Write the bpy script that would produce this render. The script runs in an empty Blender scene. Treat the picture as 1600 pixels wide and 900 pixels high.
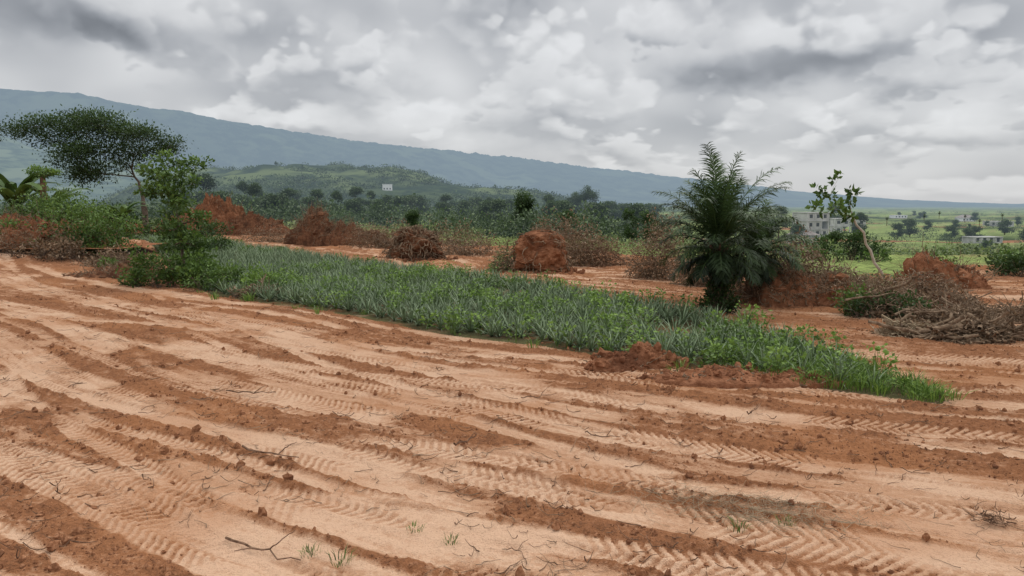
import bpy, math, numpy as np
from mathutils import Vector
C = bpy.context.scene
COL = C.collection
PI = math.pi
# ------------------------------------------------------------------ noise
def _h(ix, iy, s):
    n = (ix.astype(np.int64) * 374761393 + iy.astype(np.int64) * 668265263 + s * 974634777) & 0xffffffff
    n = ((n ^ (n >> 13)) * 1274126177) & 0xffffffff
    n = (n ^ (n >> 16)) & 0xffffffff
    return n / 4294967295.0
def vn(x, y, s=0):
    x = np.asarray(x, float); y = np.asarray(y, float)
    ix = np.floor(x); iy = np.floor(y); fx = x - ix; fy = y - iy
    fx = fx * fx * (3 - 2 * fx); fy = fy * fy * (3 - 2 * fy)
    a = _h(ix, iy, s); b = _h(ix + 1, iy, s); c = _h(ix, iy + 1, s); d = _h(ix + 1, iy + 1, s)
    return (a * (1 - fx) + b * fx) * (1 - fy) + (c * (1 - fx) + d * fx) * fy
def fbm(x, y, s=0, o=4, r=.5):
    t = 0; a = 1; n = 0
    for i in range(o):
        t = t + a * vn(x * 2 ** i + 17.3 * i, y * 2 ** i - 9.1 * i, s + i); n += a; a *= r
    return t / n
def ss(x, a, b):
    t = np.clip((x - a) / (b - a), 0, 1); return t * t * (3 - 2 * t)
def gz(x, y):
    x = np.asarray(x, float); y = np.asarray(y, float)
    a = x / np.maximum(y, 12)
    dep = np.interp(a, [-.7, -.2, 0, .25, .5], [.8, 2.2, 4, 7, 9])
    st = np.interp(a, [-.7, -.2, 0, .3, .6], [95, 75, 60, 36, 32])
    z = -dep * ss(y, st, st + 120)
    z = z + (fbm(x / 70, y / 70, 5, 3) - .5) * 4 * ss(y, 90, 220)
    z = z + (fbm(x / 9, y / 9, 8, 2) - .5) * .35 * (1 - ss(y, 60, 100)) * ss(y, 3, 14)
    z = z + 1.2 * np.exp(-((x + 27) / 8) ** 2 - ((y - 42) / 9) ** 2)
    return z
def GZ(x, y): return float(gz(np.array([x]), np.array([y]))[0])
# ------------------------------------------------------------------ nodes
def newmat(name):
    m = bpy.data.materials.new(name); m.use_nodes = True
    m.node_tree.nodes.clear(); return m, m.node_tree
class NT:
    def __init__(s, nt): s.nt = nt
    def n(s, t, **k):
        nd = s.nt.nodes.new(t)
        for a, b in k.items(): setattr(nd, a, b)
        return nd
    def l(s, a, b): s.nt.links.new(a, b)
    def put(s, sock, v):
        if isinstance(v, bpy.types.NodeSocket): s.l(v, sock)
        else: sock.default_value = v
    def m(s, op, a, b=0.0, c=0.0):
        nd = s.n('ShaderNodeMath', operation=op)
        s.put(nd.inputs[0], a); s.put(nd.inputs[1], b); s.put(nd.inputs[2], c); return nd.outputs[0]
    def mix(s, f, a, b, bt='MIX'):
        nd = s.n('ShaderNodeMix', data_type='RGBA', blend_type=bt)
        s.put(nd.inputs[0], f)
        s.put(nd.inputs[6], a if isinstance(a, bpy.types.NodeSocket) else (*a, 1))
        s.put(nd.inputs[7], b if isinstance(b, bpy.types.NodeSocket) else (*b, 1)); return nd.outputs[2]
    def fmix(s, f, a, b):
        nd = s.n('ShaderNodeMix', data_type='FLOAT'); s.put(nd.inputs[0], f); s.put(nd.inputs[2], a); s.put(nd.inputs[3], b); return nd.outputs[0]
    def noise(s, vec, sc, det=4, ro=.55, dist=0, dim='3D'):
        nd = s.n('ShaderNodeTexNoise', noise_dimensions=dim); nd.inputs['Scale'].default_value = sc
        nd.inputs['Detail'].default_value = det; nd.inputs['Roughness'].default_value = ro
        nd.inputs['Distortion'].default_value = dist
        if vec is not None: s.l(vec, nd.inputs['Vector'])
        return nd
    def attr(s, nm): return s.n('ShaderNodeAttribute', attribute_name=nm)
    def mr(s, v, a, b, c=0, d=1, sm=True):
        nd = s.n('ShaderNodeMapRange', interpolation_type='SMOOTHSTEP' if sm else 'LINEAR')
        s.put(nd.inputs[0], v); nd.inputs[1].default_value = a; nd.inputs[2].default_value = b
        nd.inputs[3].default_value = c; nd.inputs[4].default_value = d; return nd.outputs[0]
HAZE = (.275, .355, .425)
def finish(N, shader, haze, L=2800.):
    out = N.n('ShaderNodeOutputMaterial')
    if haze:  # aerial haze painted into the material as emission growing with distance from origin
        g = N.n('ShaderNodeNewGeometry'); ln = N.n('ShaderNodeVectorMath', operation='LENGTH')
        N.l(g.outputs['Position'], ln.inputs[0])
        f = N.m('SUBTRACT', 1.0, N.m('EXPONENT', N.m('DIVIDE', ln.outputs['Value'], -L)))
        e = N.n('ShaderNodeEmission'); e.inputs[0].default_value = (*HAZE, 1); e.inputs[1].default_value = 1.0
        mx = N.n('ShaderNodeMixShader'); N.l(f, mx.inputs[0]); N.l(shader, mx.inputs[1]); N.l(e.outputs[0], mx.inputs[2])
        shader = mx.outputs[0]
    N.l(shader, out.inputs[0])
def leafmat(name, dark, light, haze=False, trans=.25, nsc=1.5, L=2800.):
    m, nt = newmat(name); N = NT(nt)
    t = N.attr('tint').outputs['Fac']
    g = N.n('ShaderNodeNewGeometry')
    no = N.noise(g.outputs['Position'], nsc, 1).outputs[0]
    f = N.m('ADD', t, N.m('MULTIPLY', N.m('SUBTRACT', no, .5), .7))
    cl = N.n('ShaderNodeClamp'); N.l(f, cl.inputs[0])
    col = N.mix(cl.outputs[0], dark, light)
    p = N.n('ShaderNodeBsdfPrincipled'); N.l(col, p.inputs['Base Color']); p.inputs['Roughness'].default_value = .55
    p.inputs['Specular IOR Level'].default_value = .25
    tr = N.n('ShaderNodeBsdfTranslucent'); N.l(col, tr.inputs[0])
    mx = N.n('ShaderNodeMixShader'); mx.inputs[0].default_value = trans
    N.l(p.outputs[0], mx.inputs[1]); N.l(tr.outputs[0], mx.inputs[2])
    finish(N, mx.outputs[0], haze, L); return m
def roughmat(name, c1, c2, sc=8, bump=.5, haze=False, c3=None, dist=.03):
    m, nt = newmat(name); N = NT(nt); g = N.n('ShaderNodeNewGeometry'); P = g.outputs['Position']
    n1 = N.noise(P, sc, 4, .65).outputs[0]; n2 = N.noise(P, sc * .22, 2, .5).outputs[0]
    col = N.mix(N.mr(n1, .35, .65), c1, c2)
    col = N.mix(N.m('MULTIPLY', N.mr(n2, .5, .7), .8), col, c3 or tuple(.6 * a for a in c1))
    p = N.n('ShaderNodeBsdfDiffuse'); N.l(col, p.inputs['Color']); p.inputs['Roughness'].default_value = .7
    if bump:
        b = N.n('ShaderNodeBump'); b.inputs['Strength'].default_value = bump; b.inputs['Distance'].default_value = dist
        N.l(n1, b.inputs['Height']); N.l(b.outputs[0], p.inputs['Normal'])
    finish(N, p.outputs[0], haze); return m
# ------------------------------------------------------------------ mesh helpers
def mkmesh(name, parts, smooth=False):
    V = []; F = []; T = []; M = []; off = 0; mats = []
    for v, f, t, m in parts:
        if len(v) == 0: continue
        if m not in mats: mats.append(m)
        V.append(v); F.append(f + off); off += len(v)
        T.append(np.full(len(f), .5) if t is None else t); M.append(np.full(len(f), mats.index(m)))
    V = np.concatenate(V); F = np.concatenate(F); T = np.concatenate(T); M = np.concatenate(M)
    me = bpy.data.meshes.new(name)
    me.vertices.add(len(V)); me.vertices.foreach_set('co', V.astype(np.float32).ravel())
    me.loops.add(F.size); me.loops.foreach_set('vertex_index', F.astype(np.int32).ravel())
    me.polygons.add(len(F)); me.polygons.foreach_set('loop_start', np.arange(0, F.size, 4, dtype=np.int32))
    me.polygons.foreach_set('material_index', M.astype(np.int32))
    me.polygons.foreach_set('use_smooth', np.full(len(F), smooth))
    for m in mats: me.materials.append(m)
    a = me.attributes.new('tint', 'FLOAT', 'FACE'); a.data.foreach_set('value', T.astype(np.float32))
    me.update(calc_edges=True); return me
def obj(name, me, loc=(0, 0, 0), rot=0, sc=1, parent=None):
    o = bpy.data.objects.new(name, me); o.location = loc; o.rotation_euler = (0, 0, rot)
    o.scale = (sc, sc, sc) if not hasattr(sc, '__len__') else sc
    COL.objects.link(o)
    if parent: o.parent = parent
    return o
def top(o, cat, label, group=None, kind=None):
    if kind: o['kind'] = kind
    o['category'] = cat; o['label'] = label
    if group: o['group'] = group
    return o
def unit(v): return v / np.maximum(np.linalg.norm(v, axis=-1, keepdims=True), 1e-9)
def tubes(P, R, S=4, seed=0):
    N, K, _ = P.shape
    T = unit(np.gradient(P, axis=1)); rg = np.random.default_rng(seed)
    ref = unit(rg.normal(size=(N, 1, 3)) + np.array([.3, .2, 0]))
    A = unit(np.cross(T, np.broadcast_to(ref, T.shape))); B = np.cross(T, A)
    th = np.arange(S) / S * 2 * PI
    V = P[:, :, None] + R[:, :, None, None] * (np.cos(th)[None, None, :, None] * A[:, :, None] + np.sin(th)[None, None, :, None] * B[:, :, None])
    idx = np.arange(N * K * S).reshape(N, K, S); n = np.roll(idx, -1, 2)
    F = np.stack([idx[:, :-1], n[:, :-1], n[:, 1:], idx[:, 1:]], -1).reshape(-1, 4)
    return V.reshape(-1, 3), F
def leaves(Cc, D, size, wr=.45, rg=None):
    N = len(Cc); D = unit(D); S = unit(np.cross(D, rg.normal(size=(N, 3))))
    size = np.broadcast_to(size, (N,))[:, None]
    up = np.cross(S, D)
    V = np.stack([Cc, Cc + D * size * .45 + S * size * wr * .5 + up * size * .06, Cc + D * size, Cc + D * size * .45 - S * size * wr * .5 + up * size * .06], 1)
    return V.reshape(-1, 3), np.arange(N * 4).reshape(N, 4)
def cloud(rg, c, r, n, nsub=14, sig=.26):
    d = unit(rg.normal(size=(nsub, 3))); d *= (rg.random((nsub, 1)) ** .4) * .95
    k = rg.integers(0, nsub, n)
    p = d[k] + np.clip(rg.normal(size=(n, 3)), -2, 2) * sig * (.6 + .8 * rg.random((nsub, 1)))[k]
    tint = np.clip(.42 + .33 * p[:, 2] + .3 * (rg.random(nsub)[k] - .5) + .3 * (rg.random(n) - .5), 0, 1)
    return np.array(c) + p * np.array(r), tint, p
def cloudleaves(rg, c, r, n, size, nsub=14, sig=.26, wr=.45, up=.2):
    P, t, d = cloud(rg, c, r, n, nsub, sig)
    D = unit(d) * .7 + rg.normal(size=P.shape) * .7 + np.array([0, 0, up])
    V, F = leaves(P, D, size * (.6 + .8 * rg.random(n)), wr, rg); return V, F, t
def cat(L):
    V = []; F = []; T = []; o = 0
    for v, f, t in L: V.append(v); F.append(f + o); T.append(t); o += len(v)
    return np.concatenate(V), np.concatenate(F), np.concatenate(T)
# ------------------------------------------------------------------ materials
M_bark = roughmat('bark', (.10, .075, .055), (.17, .13, .10), 14, 0)
M_barkpale = roughmat('pale_bark', (.38, .33, .26), (.50, .44, .36), 14, 0, c3=(.34, .29, .23))
M_leafdk = leafmat('leaf_dark', (.011, .025, .008), (.065, .115, .027))
M_leafmid = leafmat('leaf_green', (.020, .046, .009), (.13, .215, .042))
M_leafbr = leafmat('leaf_bright', (.035, .080, .012), (.20, .31, .06), trans=.3)
M_palm = leafmat('palm_leaf', (.009, .020, .007), (.070, .115, .036), nsc=.9, trans=.2)
M_pine = leafmat('pineapple_leaf', (.042, .070, .030), (.190, .250, .135), nsc=.8, trans=.1)
M_dry = leafmat('dry_leaf', (.085, .050, .028), (.29, .195, .115), trans=.15)
M_twig = roughmat('dry_twig', (.15, .10, .066), (.32, .235, .16), 10, 0)
M_root = roughmat('root', (.10, .058, .038), (.24, .15, .10), 12, 0)
M_straw = roughmat('straw', (.27, .20, .13), (.42, .34, .23), 10, 0)
M_soil = roughmat('red_soil', (.20, .084, .043), (.32, .150, .082), 5, 1.0, c3=(.13, .055, .032), dist=.08)
M_soilbrown = roughmat('brown_soil', (.13, .060, .036), (.24, .118, .066), 5, 1.0, c3=(.085, .043, .028), dist=.08)
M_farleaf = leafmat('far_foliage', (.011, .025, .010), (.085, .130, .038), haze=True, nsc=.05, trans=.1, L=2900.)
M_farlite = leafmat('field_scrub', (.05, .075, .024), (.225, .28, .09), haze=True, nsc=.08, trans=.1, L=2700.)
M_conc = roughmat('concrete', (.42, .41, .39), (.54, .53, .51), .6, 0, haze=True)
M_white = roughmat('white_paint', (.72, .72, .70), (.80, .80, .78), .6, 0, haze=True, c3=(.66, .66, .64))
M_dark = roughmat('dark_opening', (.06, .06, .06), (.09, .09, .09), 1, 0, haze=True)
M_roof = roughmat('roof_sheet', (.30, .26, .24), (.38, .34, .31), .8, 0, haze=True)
# ------------------------------------------------------------------ GROUND
near = [(-34, 66), (-21, 43), (-12, 27.5), (-10, 24.6), (-7, 22.0), (-4.2, 19.8), (-1.5, 17.4), (.7, 15.8), (1.9, 14.5), (4.1, 12.9), (6.7, 11.2)]
far = [(7.0, 11.7), (6.6, 14), (6.1, 17), (5.4, 20), (4.1, 22.2), (1.2, 25.8), (-4.0, 33.2), (-12.5, 43.6), (-24.5, 57.5), (-36, 70)]
POLY = near + far
def inpoly(x, y, poly):
    r = np.zeros(x.shape, bool); n = len(poly)
    for i in range(n):
        x1, y1 = poly[i]; x2, y2 = poly[(i + 1) % n]
        c = ((y1 > y) != (y2 > y)) & (x < (x2 - x1) * (y - y1) / ((y2 - y1) + 1e-12) + x1)
        r ^= c
    return r
ys = [-3.0]
while ys[-1] < 14000:
    y = ys[-1]
    st = .15 if y < 4.8 else (.026 if y < 10 else (.0029 * y if y < 40 else (.011 * y if y < 250 else .035 * y)))
    ys.append(y + st)
ys = np.array(ys); tt = np.linspace(-1, 1, 1150); aa = .58 * tt + .77 * tt ** 3
Y, A = np.meshgrid(ys, aa, indexing='ij'); X = (Y + 8) * A
Z = gz(X, Y)
nearw = 1 - ss(Y, 45, 70)
infield = inpoly(X, Y, POLY)
rg = np.random.default_rng(23)
Xc = np.clip(X, -32, 14)
y0 = Y + .60 * Xc - .0095 * Xc ** 2 + (X - Xc) * .4
y0 = y0 + (fbm(X / 10, Y / 10, 3, 2) - .5) * 1.8 + (fbm(X / 1.1, Y / 1.1, 4, 2) - .5) * .09
sal = X * 1.0 - .45 * Y
comp = np.full_like(X, .06); hgt = np.zeros_like(X); inner = np.zeros_like(X)
fx, fy, fy0, fs = X.ravel(), Y.ravel(), y0.ravel(), sal.ravel()
cr, hr, ir = comp.ravel(), hgt.ravel(), inner.ravel()
tr = []
c = 1.0
while c < 18.0:
    w = rg.uniform(.18, .80) * (1 + .02 * c); tr.append((c, w, rg.uniform(-.06, .06), rg.random(), 0)); c += w * .62 + rg.uniform(.04, .62)
for c in [2.6, 3.5, 4.8, 5.9, 6.7, 7.9, 8.8, 9.9, 10.9, 12.2, 13.4, 15]: tr.append((c, .46, rg.choice([-1, 1]) * rg.uniform(.07, .24), .95, rg.uniform(-.02, .02)))
for c in np.arange(18.5, 50, 1.2): tr.append((c + rg.uniform(-.4, .4), rg.uniform(.5, .9), rg.uniform(-.06, .06), .3, 0))
for i, (c, w, mslope, kind, cv_) in enumerate(tr):
    dd = fy0 - (c + mslope * fx * 1.2 + cv_ * fx * fx); sel = np.nonzero((np.abs(dd) < .9) & (fy < 75) & (fy > 2))[0]
    if len(sel) == 0: continue
    x_, y_, s_ = fx[sel], fy[sel], fs[sel]
    d = dd[sel] - .25 * (vn(x_ / 7 + i * 9, y_ * 0 + i, 30) - .5)
    ww = w * (.7 + .6 * vn(x_ / 3 + i * 5, y_ * 0, 31)); ad = np.abs(d)
    fade = ss(fbm(x_ / 3.4 + i * 3.7, y_ / 3.4, 50 + i, 3), .32, .52)
    m = (1 - ss(ad + .05 * (vn(x_ * 5, y_ * 5, 77) - .5), ww * .40, ww * .54)) * fade
    cn = m * (.62 + .34 * kind)
    hn = -m * (.008 + .015 * kind) + fade * np.exp(-((ad - ww * .58) / .04) ** 2) * (.002 + .022 * vn(x_ / .20, y_ / .20, 60 + i))
    if kind > .25:
        ph = (s_ + .6 * ad * (1 if i % 2 else -1)) / .135 + .4 * vn(x_ * 1.6, y_ * 1.6, 7)
        lug = ss(np.sin(ph * 2 * PI), -.2, .2); amt = ss(fbm(x_ / 1.3 + i, y_ / 1.3, 88, 2), .40, .58)
        hn += m * lug * .015 * amt; cn = cn - m * (1 - lug) * .6 * amt
    keep = m > .4
    cr[sel] = np.where(keep, np.maximum(cn, cr[sel] * (1 - .85 * m)), np.maximum(cr[sel], cn)); ir[sel] = np.maximum(ir[sel], m); hr[sel] += hn
st1 = fbm(y0 * 2.6, sal * .25, 70, 3, .6); st2 = fbm(y0 * 9, sal * 1.2, 75, 3, .65); bl = fbm(X / 1.8, Y / 1.8, 79, 3, .6)
hgt += (st1 - .5) * .025 + (st2 - .5) * .022
comp = comp + (st1 - .5) * .6 + (st2 - .5) * .75 + (bl - .5) * .75
cl = fbm(X * 4.2, Y * 4.2, 90, 4, .7)
hgt += (1 - .75 * inner) * ss(cl, .44, .74) * .045 + (fbm(X * 11, Y * 11, 95, 2) - .5) * .030 * (1 - .55 * inner)
comp -= (1 - inner) * ss(cl, .42, .66) * .32
comp = np.clip(comp, 0, 1)
Z = Z + hgt * nearw * np.where(infield, .5, 1)
Z = Z + (fbm(X / .9, Y / .9, 97, 3) - .5) * .3 * ss(Y, 24, 38) * (1 - ss(Y, 60, 90))
Aw = X / np.maximum(Y, 8)
lim = np.interp(Aw, [-.75, -.6, -.42, -.2, 0, .15, .28, .45, .6, .8], [50, 62, 88, 66, 54, 46, 33, 30, 37, 40])
lim = lim + (fbm(X / 4, Y / 4, 12, 2) - .5) * 12
green = ss(Y, lim - 1.5, lim + 1.5)
pb = fbm(X / 60, Y / 25, 120, 3)
green = green * (1 - .85 * ss(pb, .62, .66) * ss(Y, 50, 90) * (1 - ss(Y, 500, 900)))
green = np.maximum(green, np.where(infield, .45 + .3 * fbm(X * 2, Y * 2, 13, 2), 0))
f1 = fbm(X / 45, Y / 45, 130, 3)[..., None]; f2 = fbm(X / 160 + 4, Y / 90, 131, 2)[..., None]; f3 = fbm(X / 9, Y / 9, 133, 3)[..., None]
def lerp(a, b, t): return a * (1 - t) + b * t
colr = lerp(np.array([.050, .070, .023]), np.array([.135, .170, .056]), ss(f1, .35, .65))
colr = lerp(colr, np.array([.235, .290, .105]), np.clip(ss(f2, .46, .62) * .7 + .65 * ss(Aw, .2, .35)[..., None], 0, 1) * ss(f1, .25, .50))
colr = lerp(colr, np.array([.19, .14, .08]), ss(f3, .58, .72) * .5)
colr = colr * (.5 + 1.0 * f3)
colr = np.where(infield[..., None], np.array([.085, .078, .040]), colr)
nr, nc = X.shape
V = np.stack([X, Y, Z], -1).reshape(-1, 3)
idx = np.arange(nr * nc).reshape(nr, nc)
F = np.stack([idx[:-1, :-1], idx[:-1, 1:], idx[1:, 1:], idx[1:, :-1]], -1).reshape(-1, 4)
m, nt = newmat('red_earth_ground'); N = NT(nt); M_ground = m
geo = N.n('ShaderNodeNewGeometry'); P = geo.outputs['Position']
cp = N.attr('compact').outputs['Fac']; gr = N.attr('green').outputs['Fac']; fc = N.attr('fieldcol').outputs['Color']
n1 = N.noise(P, 16, 4, .72).outputs[0]; n2 = N.noise(P, 2.1, 4, .65).outputs[0]; n3 = N.noise(P, 60, 2, .7).outputs[0]; n4 = N.noise(P, .35, 2).outputs[0]
f = N.m('ADD', cp, N.m('ADD', N.m('MULTIPLY', N.m('SUBTRACT', n1, .5), 1.25), N.m('MULTIPLY', N.m('SUBTRACT', n2, .5), .6)))
dirt = N.mix(N.mr(f, -.02, .58), (.262, .114, .054), (.475, .278, .168))
dirt = N.mix(N.m('MULTIPLY', N.mr(f, .03, -.25), .75), dirt, (.150, .073, .042))
dirt = N.mix(N.m('MULTIPLY', N.mr(f, .56, 1.0), .8), dirt, (.61, .41, .278))
dirt = N.mix(N.m('MULTIPLY', N.mr(n4, .48, .64), .4), dirt, (.385, .172, .076))
dirt = N.mix(N.m('MULTIPLY', N.mr(n3, .52, .78), .5), dirt, (.13, .062, .034))
fcv = N.mix(N.mr(n2, .3, .7), N.mix(1.0, fc, (.55, .55, .55), 'MULTIPLY'), N.mix(1.0, fc, (1.35, 1.35, 1.2), 'MULTIPLY'))
col = N.mix(N.mr(N.m('ADD', gr, N.m('MULTIPLY', N.m('SUBTRACT', n2, .5), .6)), .35, .65), dirt, fcv)
p = N.n('ShaderNodeBsdfDiffuse'); N.l(col, p.inputs['Color']); p.inputs['Roughness'].default_value = .8
b = N.n('ShaderNodeBump'); b.inputs['Strength'].default_value = 1.0; b.inputs['Distance'].default_value = .045
N.l(N.m('ADD', N.m('MULTIPLY', n1, .7), N.m('MULTIPLY', n3, .4)), b.inputs['Height']); N.l(b.outputs[0], p.inputs['Normal'])
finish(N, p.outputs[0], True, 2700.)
me = mkmesh('ground', [(V, F, None, M_ground)], True)
for nm, arr in (('compact', comp), ('green', green)):
    a = me.attributes.new(nm, 'FLOAT', 'POINT'); a.data.foreach_set('value', arr.astype(np.float32).ravel())
a = me.attributes.new('fieldcol', 'FLOAT_COLOR', 'POINT')
a.data.foreach_set('color', np.concatenate([colr, np.ones(colr.shape[:2] + (1,))], -1).astype(np.float32).ravel())
top(obj('ground', me), 'ground', 'bulldozed red earth with tyre tracks reaching green fields', kind='structure')
# ------------------------------------------------------------------ HILLS
def terrain_strip(name, a0, a1, na, nt_, fn, mat, label, kind='hill'):
    a = np.linspace(a0, a1, na); t = np.linspace(0, 1, nt_)
    Aa, Tt = np.meshgrid(a, t, indexing='ij'); Vx, Vy, Vz = fn(Aa, Tt)
    i = np.arange(na * nt_).reshape(na, nt_)
    Ff = np.stack([i[:-1, :-1], i[1:, :-1], i[1:, 1:], i[:-1, 1:]], -1).reshape(-1, 4)
    me = mkmesh(name, [(np.stack([Vx, Vy, Vz], -1).reshape(-1, 3), Ff, None, mat)], True)
    return top(obj(name, me), kind, label, kind='structure')
def hillmat(name, ca, cb, cc, sc, L):
    m, nt = newmat(name); N = NT(nt); g = N.n('ShaderNodeNewGeometry'); P = g.outputs['Position']
    n1 = N.noise(P, sc, 5, .7).outputs[0]; n2 = N.noise(P, sc * .25, 3, .6).outputs[0]
    col = N.mix(N.mr(n1, .42, .58), ca, cb); col = N.mix(N.mr(n2, .54, .62), col, cc)
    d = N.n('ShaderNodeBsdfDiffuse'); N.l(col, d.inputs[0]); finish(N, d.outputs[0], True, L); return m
pa = (np.array([-400, 0, 90, 170, 300, 420, 560, 700, 800, 900, 1050, 1190, 1330, 1480, 1800]) - 800) / 1155
ph = (320 - np.array([140, 149, 154, 163, 183, 203, 224, 240, 250, 262, 279, 298, 312, 319, 322])) / 1155
def ridge(a, t):
    D = 3600 + 2600 * ss(a, -.7, .6)
    y = D * (.62 + .5 * t)
    s = ss(t, .02, .72)
    crest = np.interp(a, pa, ph) * D + 3
    gul = fbm(a * 9, t * 2.5, 200, 4, .6) - .5
    z = -12 + (crest + 12) * (s ** .9) * (1 + gul * .55 * np.sin(PI * np.clip(t / .72, 0, 1)))
    z = z + (fbm(a * 200, t * 8, 210, 3, .75) - .5) * 26 * s
    z = z - np.where(t > .74, (t - .74) * 500, 0)
    return a * D * (1 + 0 * t), y, z
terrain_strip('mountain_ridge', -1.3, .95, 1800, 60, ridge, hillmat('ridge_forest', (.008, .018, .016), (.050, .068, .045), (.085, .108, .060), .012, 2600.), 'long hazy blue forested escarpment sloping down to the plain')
def foothill(a, t):
    D = 1500; y = D * (.7 + .6 * t)
    hh = np.interp(a, [-1.3, -.8, -.69, -.6, -.5, -.4, -.3], np.array([150, 122, 104, 76, 56, 28, 0]) / 1155) * D
    z = -12 + (hh + 12) * np.sin(PI * np.clip(t, 0, 1)) ** 1.2 + (fbm(a * 20, t * 5, 220, 4) - .5) * 30 * np.sin(PI * t)
    return a * D + 0 * t, y, z
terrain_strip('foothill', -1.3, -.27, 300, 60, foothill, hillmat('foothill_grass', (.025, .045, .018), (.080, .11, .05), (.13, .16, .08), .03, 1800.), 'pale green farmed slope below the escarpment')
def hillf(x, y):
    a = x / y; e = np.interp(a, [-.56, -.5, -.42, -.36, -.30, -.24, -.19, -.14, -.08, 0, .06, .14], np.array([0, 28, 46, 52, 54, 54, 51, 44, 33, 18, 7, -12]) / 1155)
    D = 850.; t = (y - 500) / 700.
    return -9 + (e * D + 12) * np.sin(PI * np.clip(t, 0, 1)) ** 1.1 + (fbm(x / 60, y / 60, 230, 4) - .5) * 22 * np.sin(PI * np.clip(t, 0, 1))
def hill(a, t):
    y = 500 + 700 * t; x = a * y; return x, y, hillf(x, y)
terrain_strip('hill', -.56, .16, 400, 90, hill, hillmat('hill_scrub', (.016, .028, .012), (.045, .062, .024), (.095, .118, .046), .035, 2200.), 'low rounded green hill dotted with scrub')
# ------------------------------------------------------------------ far bushland (uncountable)
rg = np.random.default_rng(5)
def bushes(pts, leafk=.17, n=110):
    L = []
    for (x, y, z, r, h) in pts:
        c0 = rg.uniform(-.32, .32)
        v, f, t = cloudleaves(rg, (x, y, z + h * .48), (r, r, h * .5), n, max(r, h) * leafk, 9, .32, .7)
        L.append((v, f, np.clip(t + c0, 0, 1)))
    return cat(L)
XA = [-.75, -.6, -.42, -.2, 0, .15, .28, .45, .6, .8]
pts = []; lite = []
tries = 0
while len(pts) < 2300 and tries < 80000:
    tries += 1
    D = 62 * math.exp(rg.random() * 3.1); a = rg.uniform(-.85, .85); x = a * D
    l = np.interp(a, XA, [50, 62, 88, 70, 60, 52, 50, 48, 52, 60])
    if D < l + 4: continue
    dens = float(fbm(np.array([x / 40]), np.array([D / 35]), 300, 3)[0])
    belt = 1 if (a < .22 and 130 < D < 520) else 0
    th = .40 if belt else (.52 if a < .22 else .55)
    if -.36 < a < -.05 and D < 125: th = .7
    if dens < th: continue
    s = rg.uniform(.8, 1.9) if D < 130 else rg.uniform(1.2, 3.2) * (1 + .6 * (rg.random() < .15))
    if a > .25: s *= .62
    h = s * rg.uniform(1.0, 1.8)
    if .385 < a < .415 and D < 280: continue
    pts.append((x, D, GZ(x, D) - .2, s * 1.25, h))
v, f, t = bushes(pts, .115, 150)
top(obj('bushland', mkmesh('bushland', [(v, f, t, M_farleaf)])), 'bushes', 'mass of dark green bushes and scrub across the fields', kind='stuff')
while len(lite) < 1600:
    D = 50 * math.exp(rg.random() * 1.8); a = rg.uniform(-.8, .85); x = a * D
    l = np.interp(a, XA, [50, 62, 88, 66, 54, 46, 33, 31, 38, 42])
    if D < l + 1 or vn(x / 9, D / 9, 320) < .35: continue
    s = rg.uniform(.3, .9) * (1 + D / 200); lite.append((x, D, GZ(x, D) - .1, s * 1.6, s * rg.uniform(.6, 1.1)))
v, f, t = bushes(lite, .15, 60)
top(obj('field_scrub', mkmesh('field_scrub', [(v, f, t, M_farlite)])), 'scrub', 'pale green tall grass and low scrub covering the fields', kind='stuff')
pts = []
for i in range(4200):
    a = rg.uniform(-.54, .12); y = rg.uniform(530, 870); x = a * y
    if float(fbm(np.array([x / 50]), np.array([y / 50]), 310, 2)[0]) < .40: continue
    s = rg.uniform(1.2, 4.0); pts.append((x, y, float(hillf(np.array([x]), np.array([y]))[0]) - 1, s * 1.4, s * 1.2))
v, f, t = bushes(pts, n=28, leafk=.3)
top(obj('hill_scrub', mkmesh('hill_scrub', [(v, f, t, M_farleaf)])), 'bushes', 'dark scrub scattered over the low hill', kind='stuff')
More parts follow.
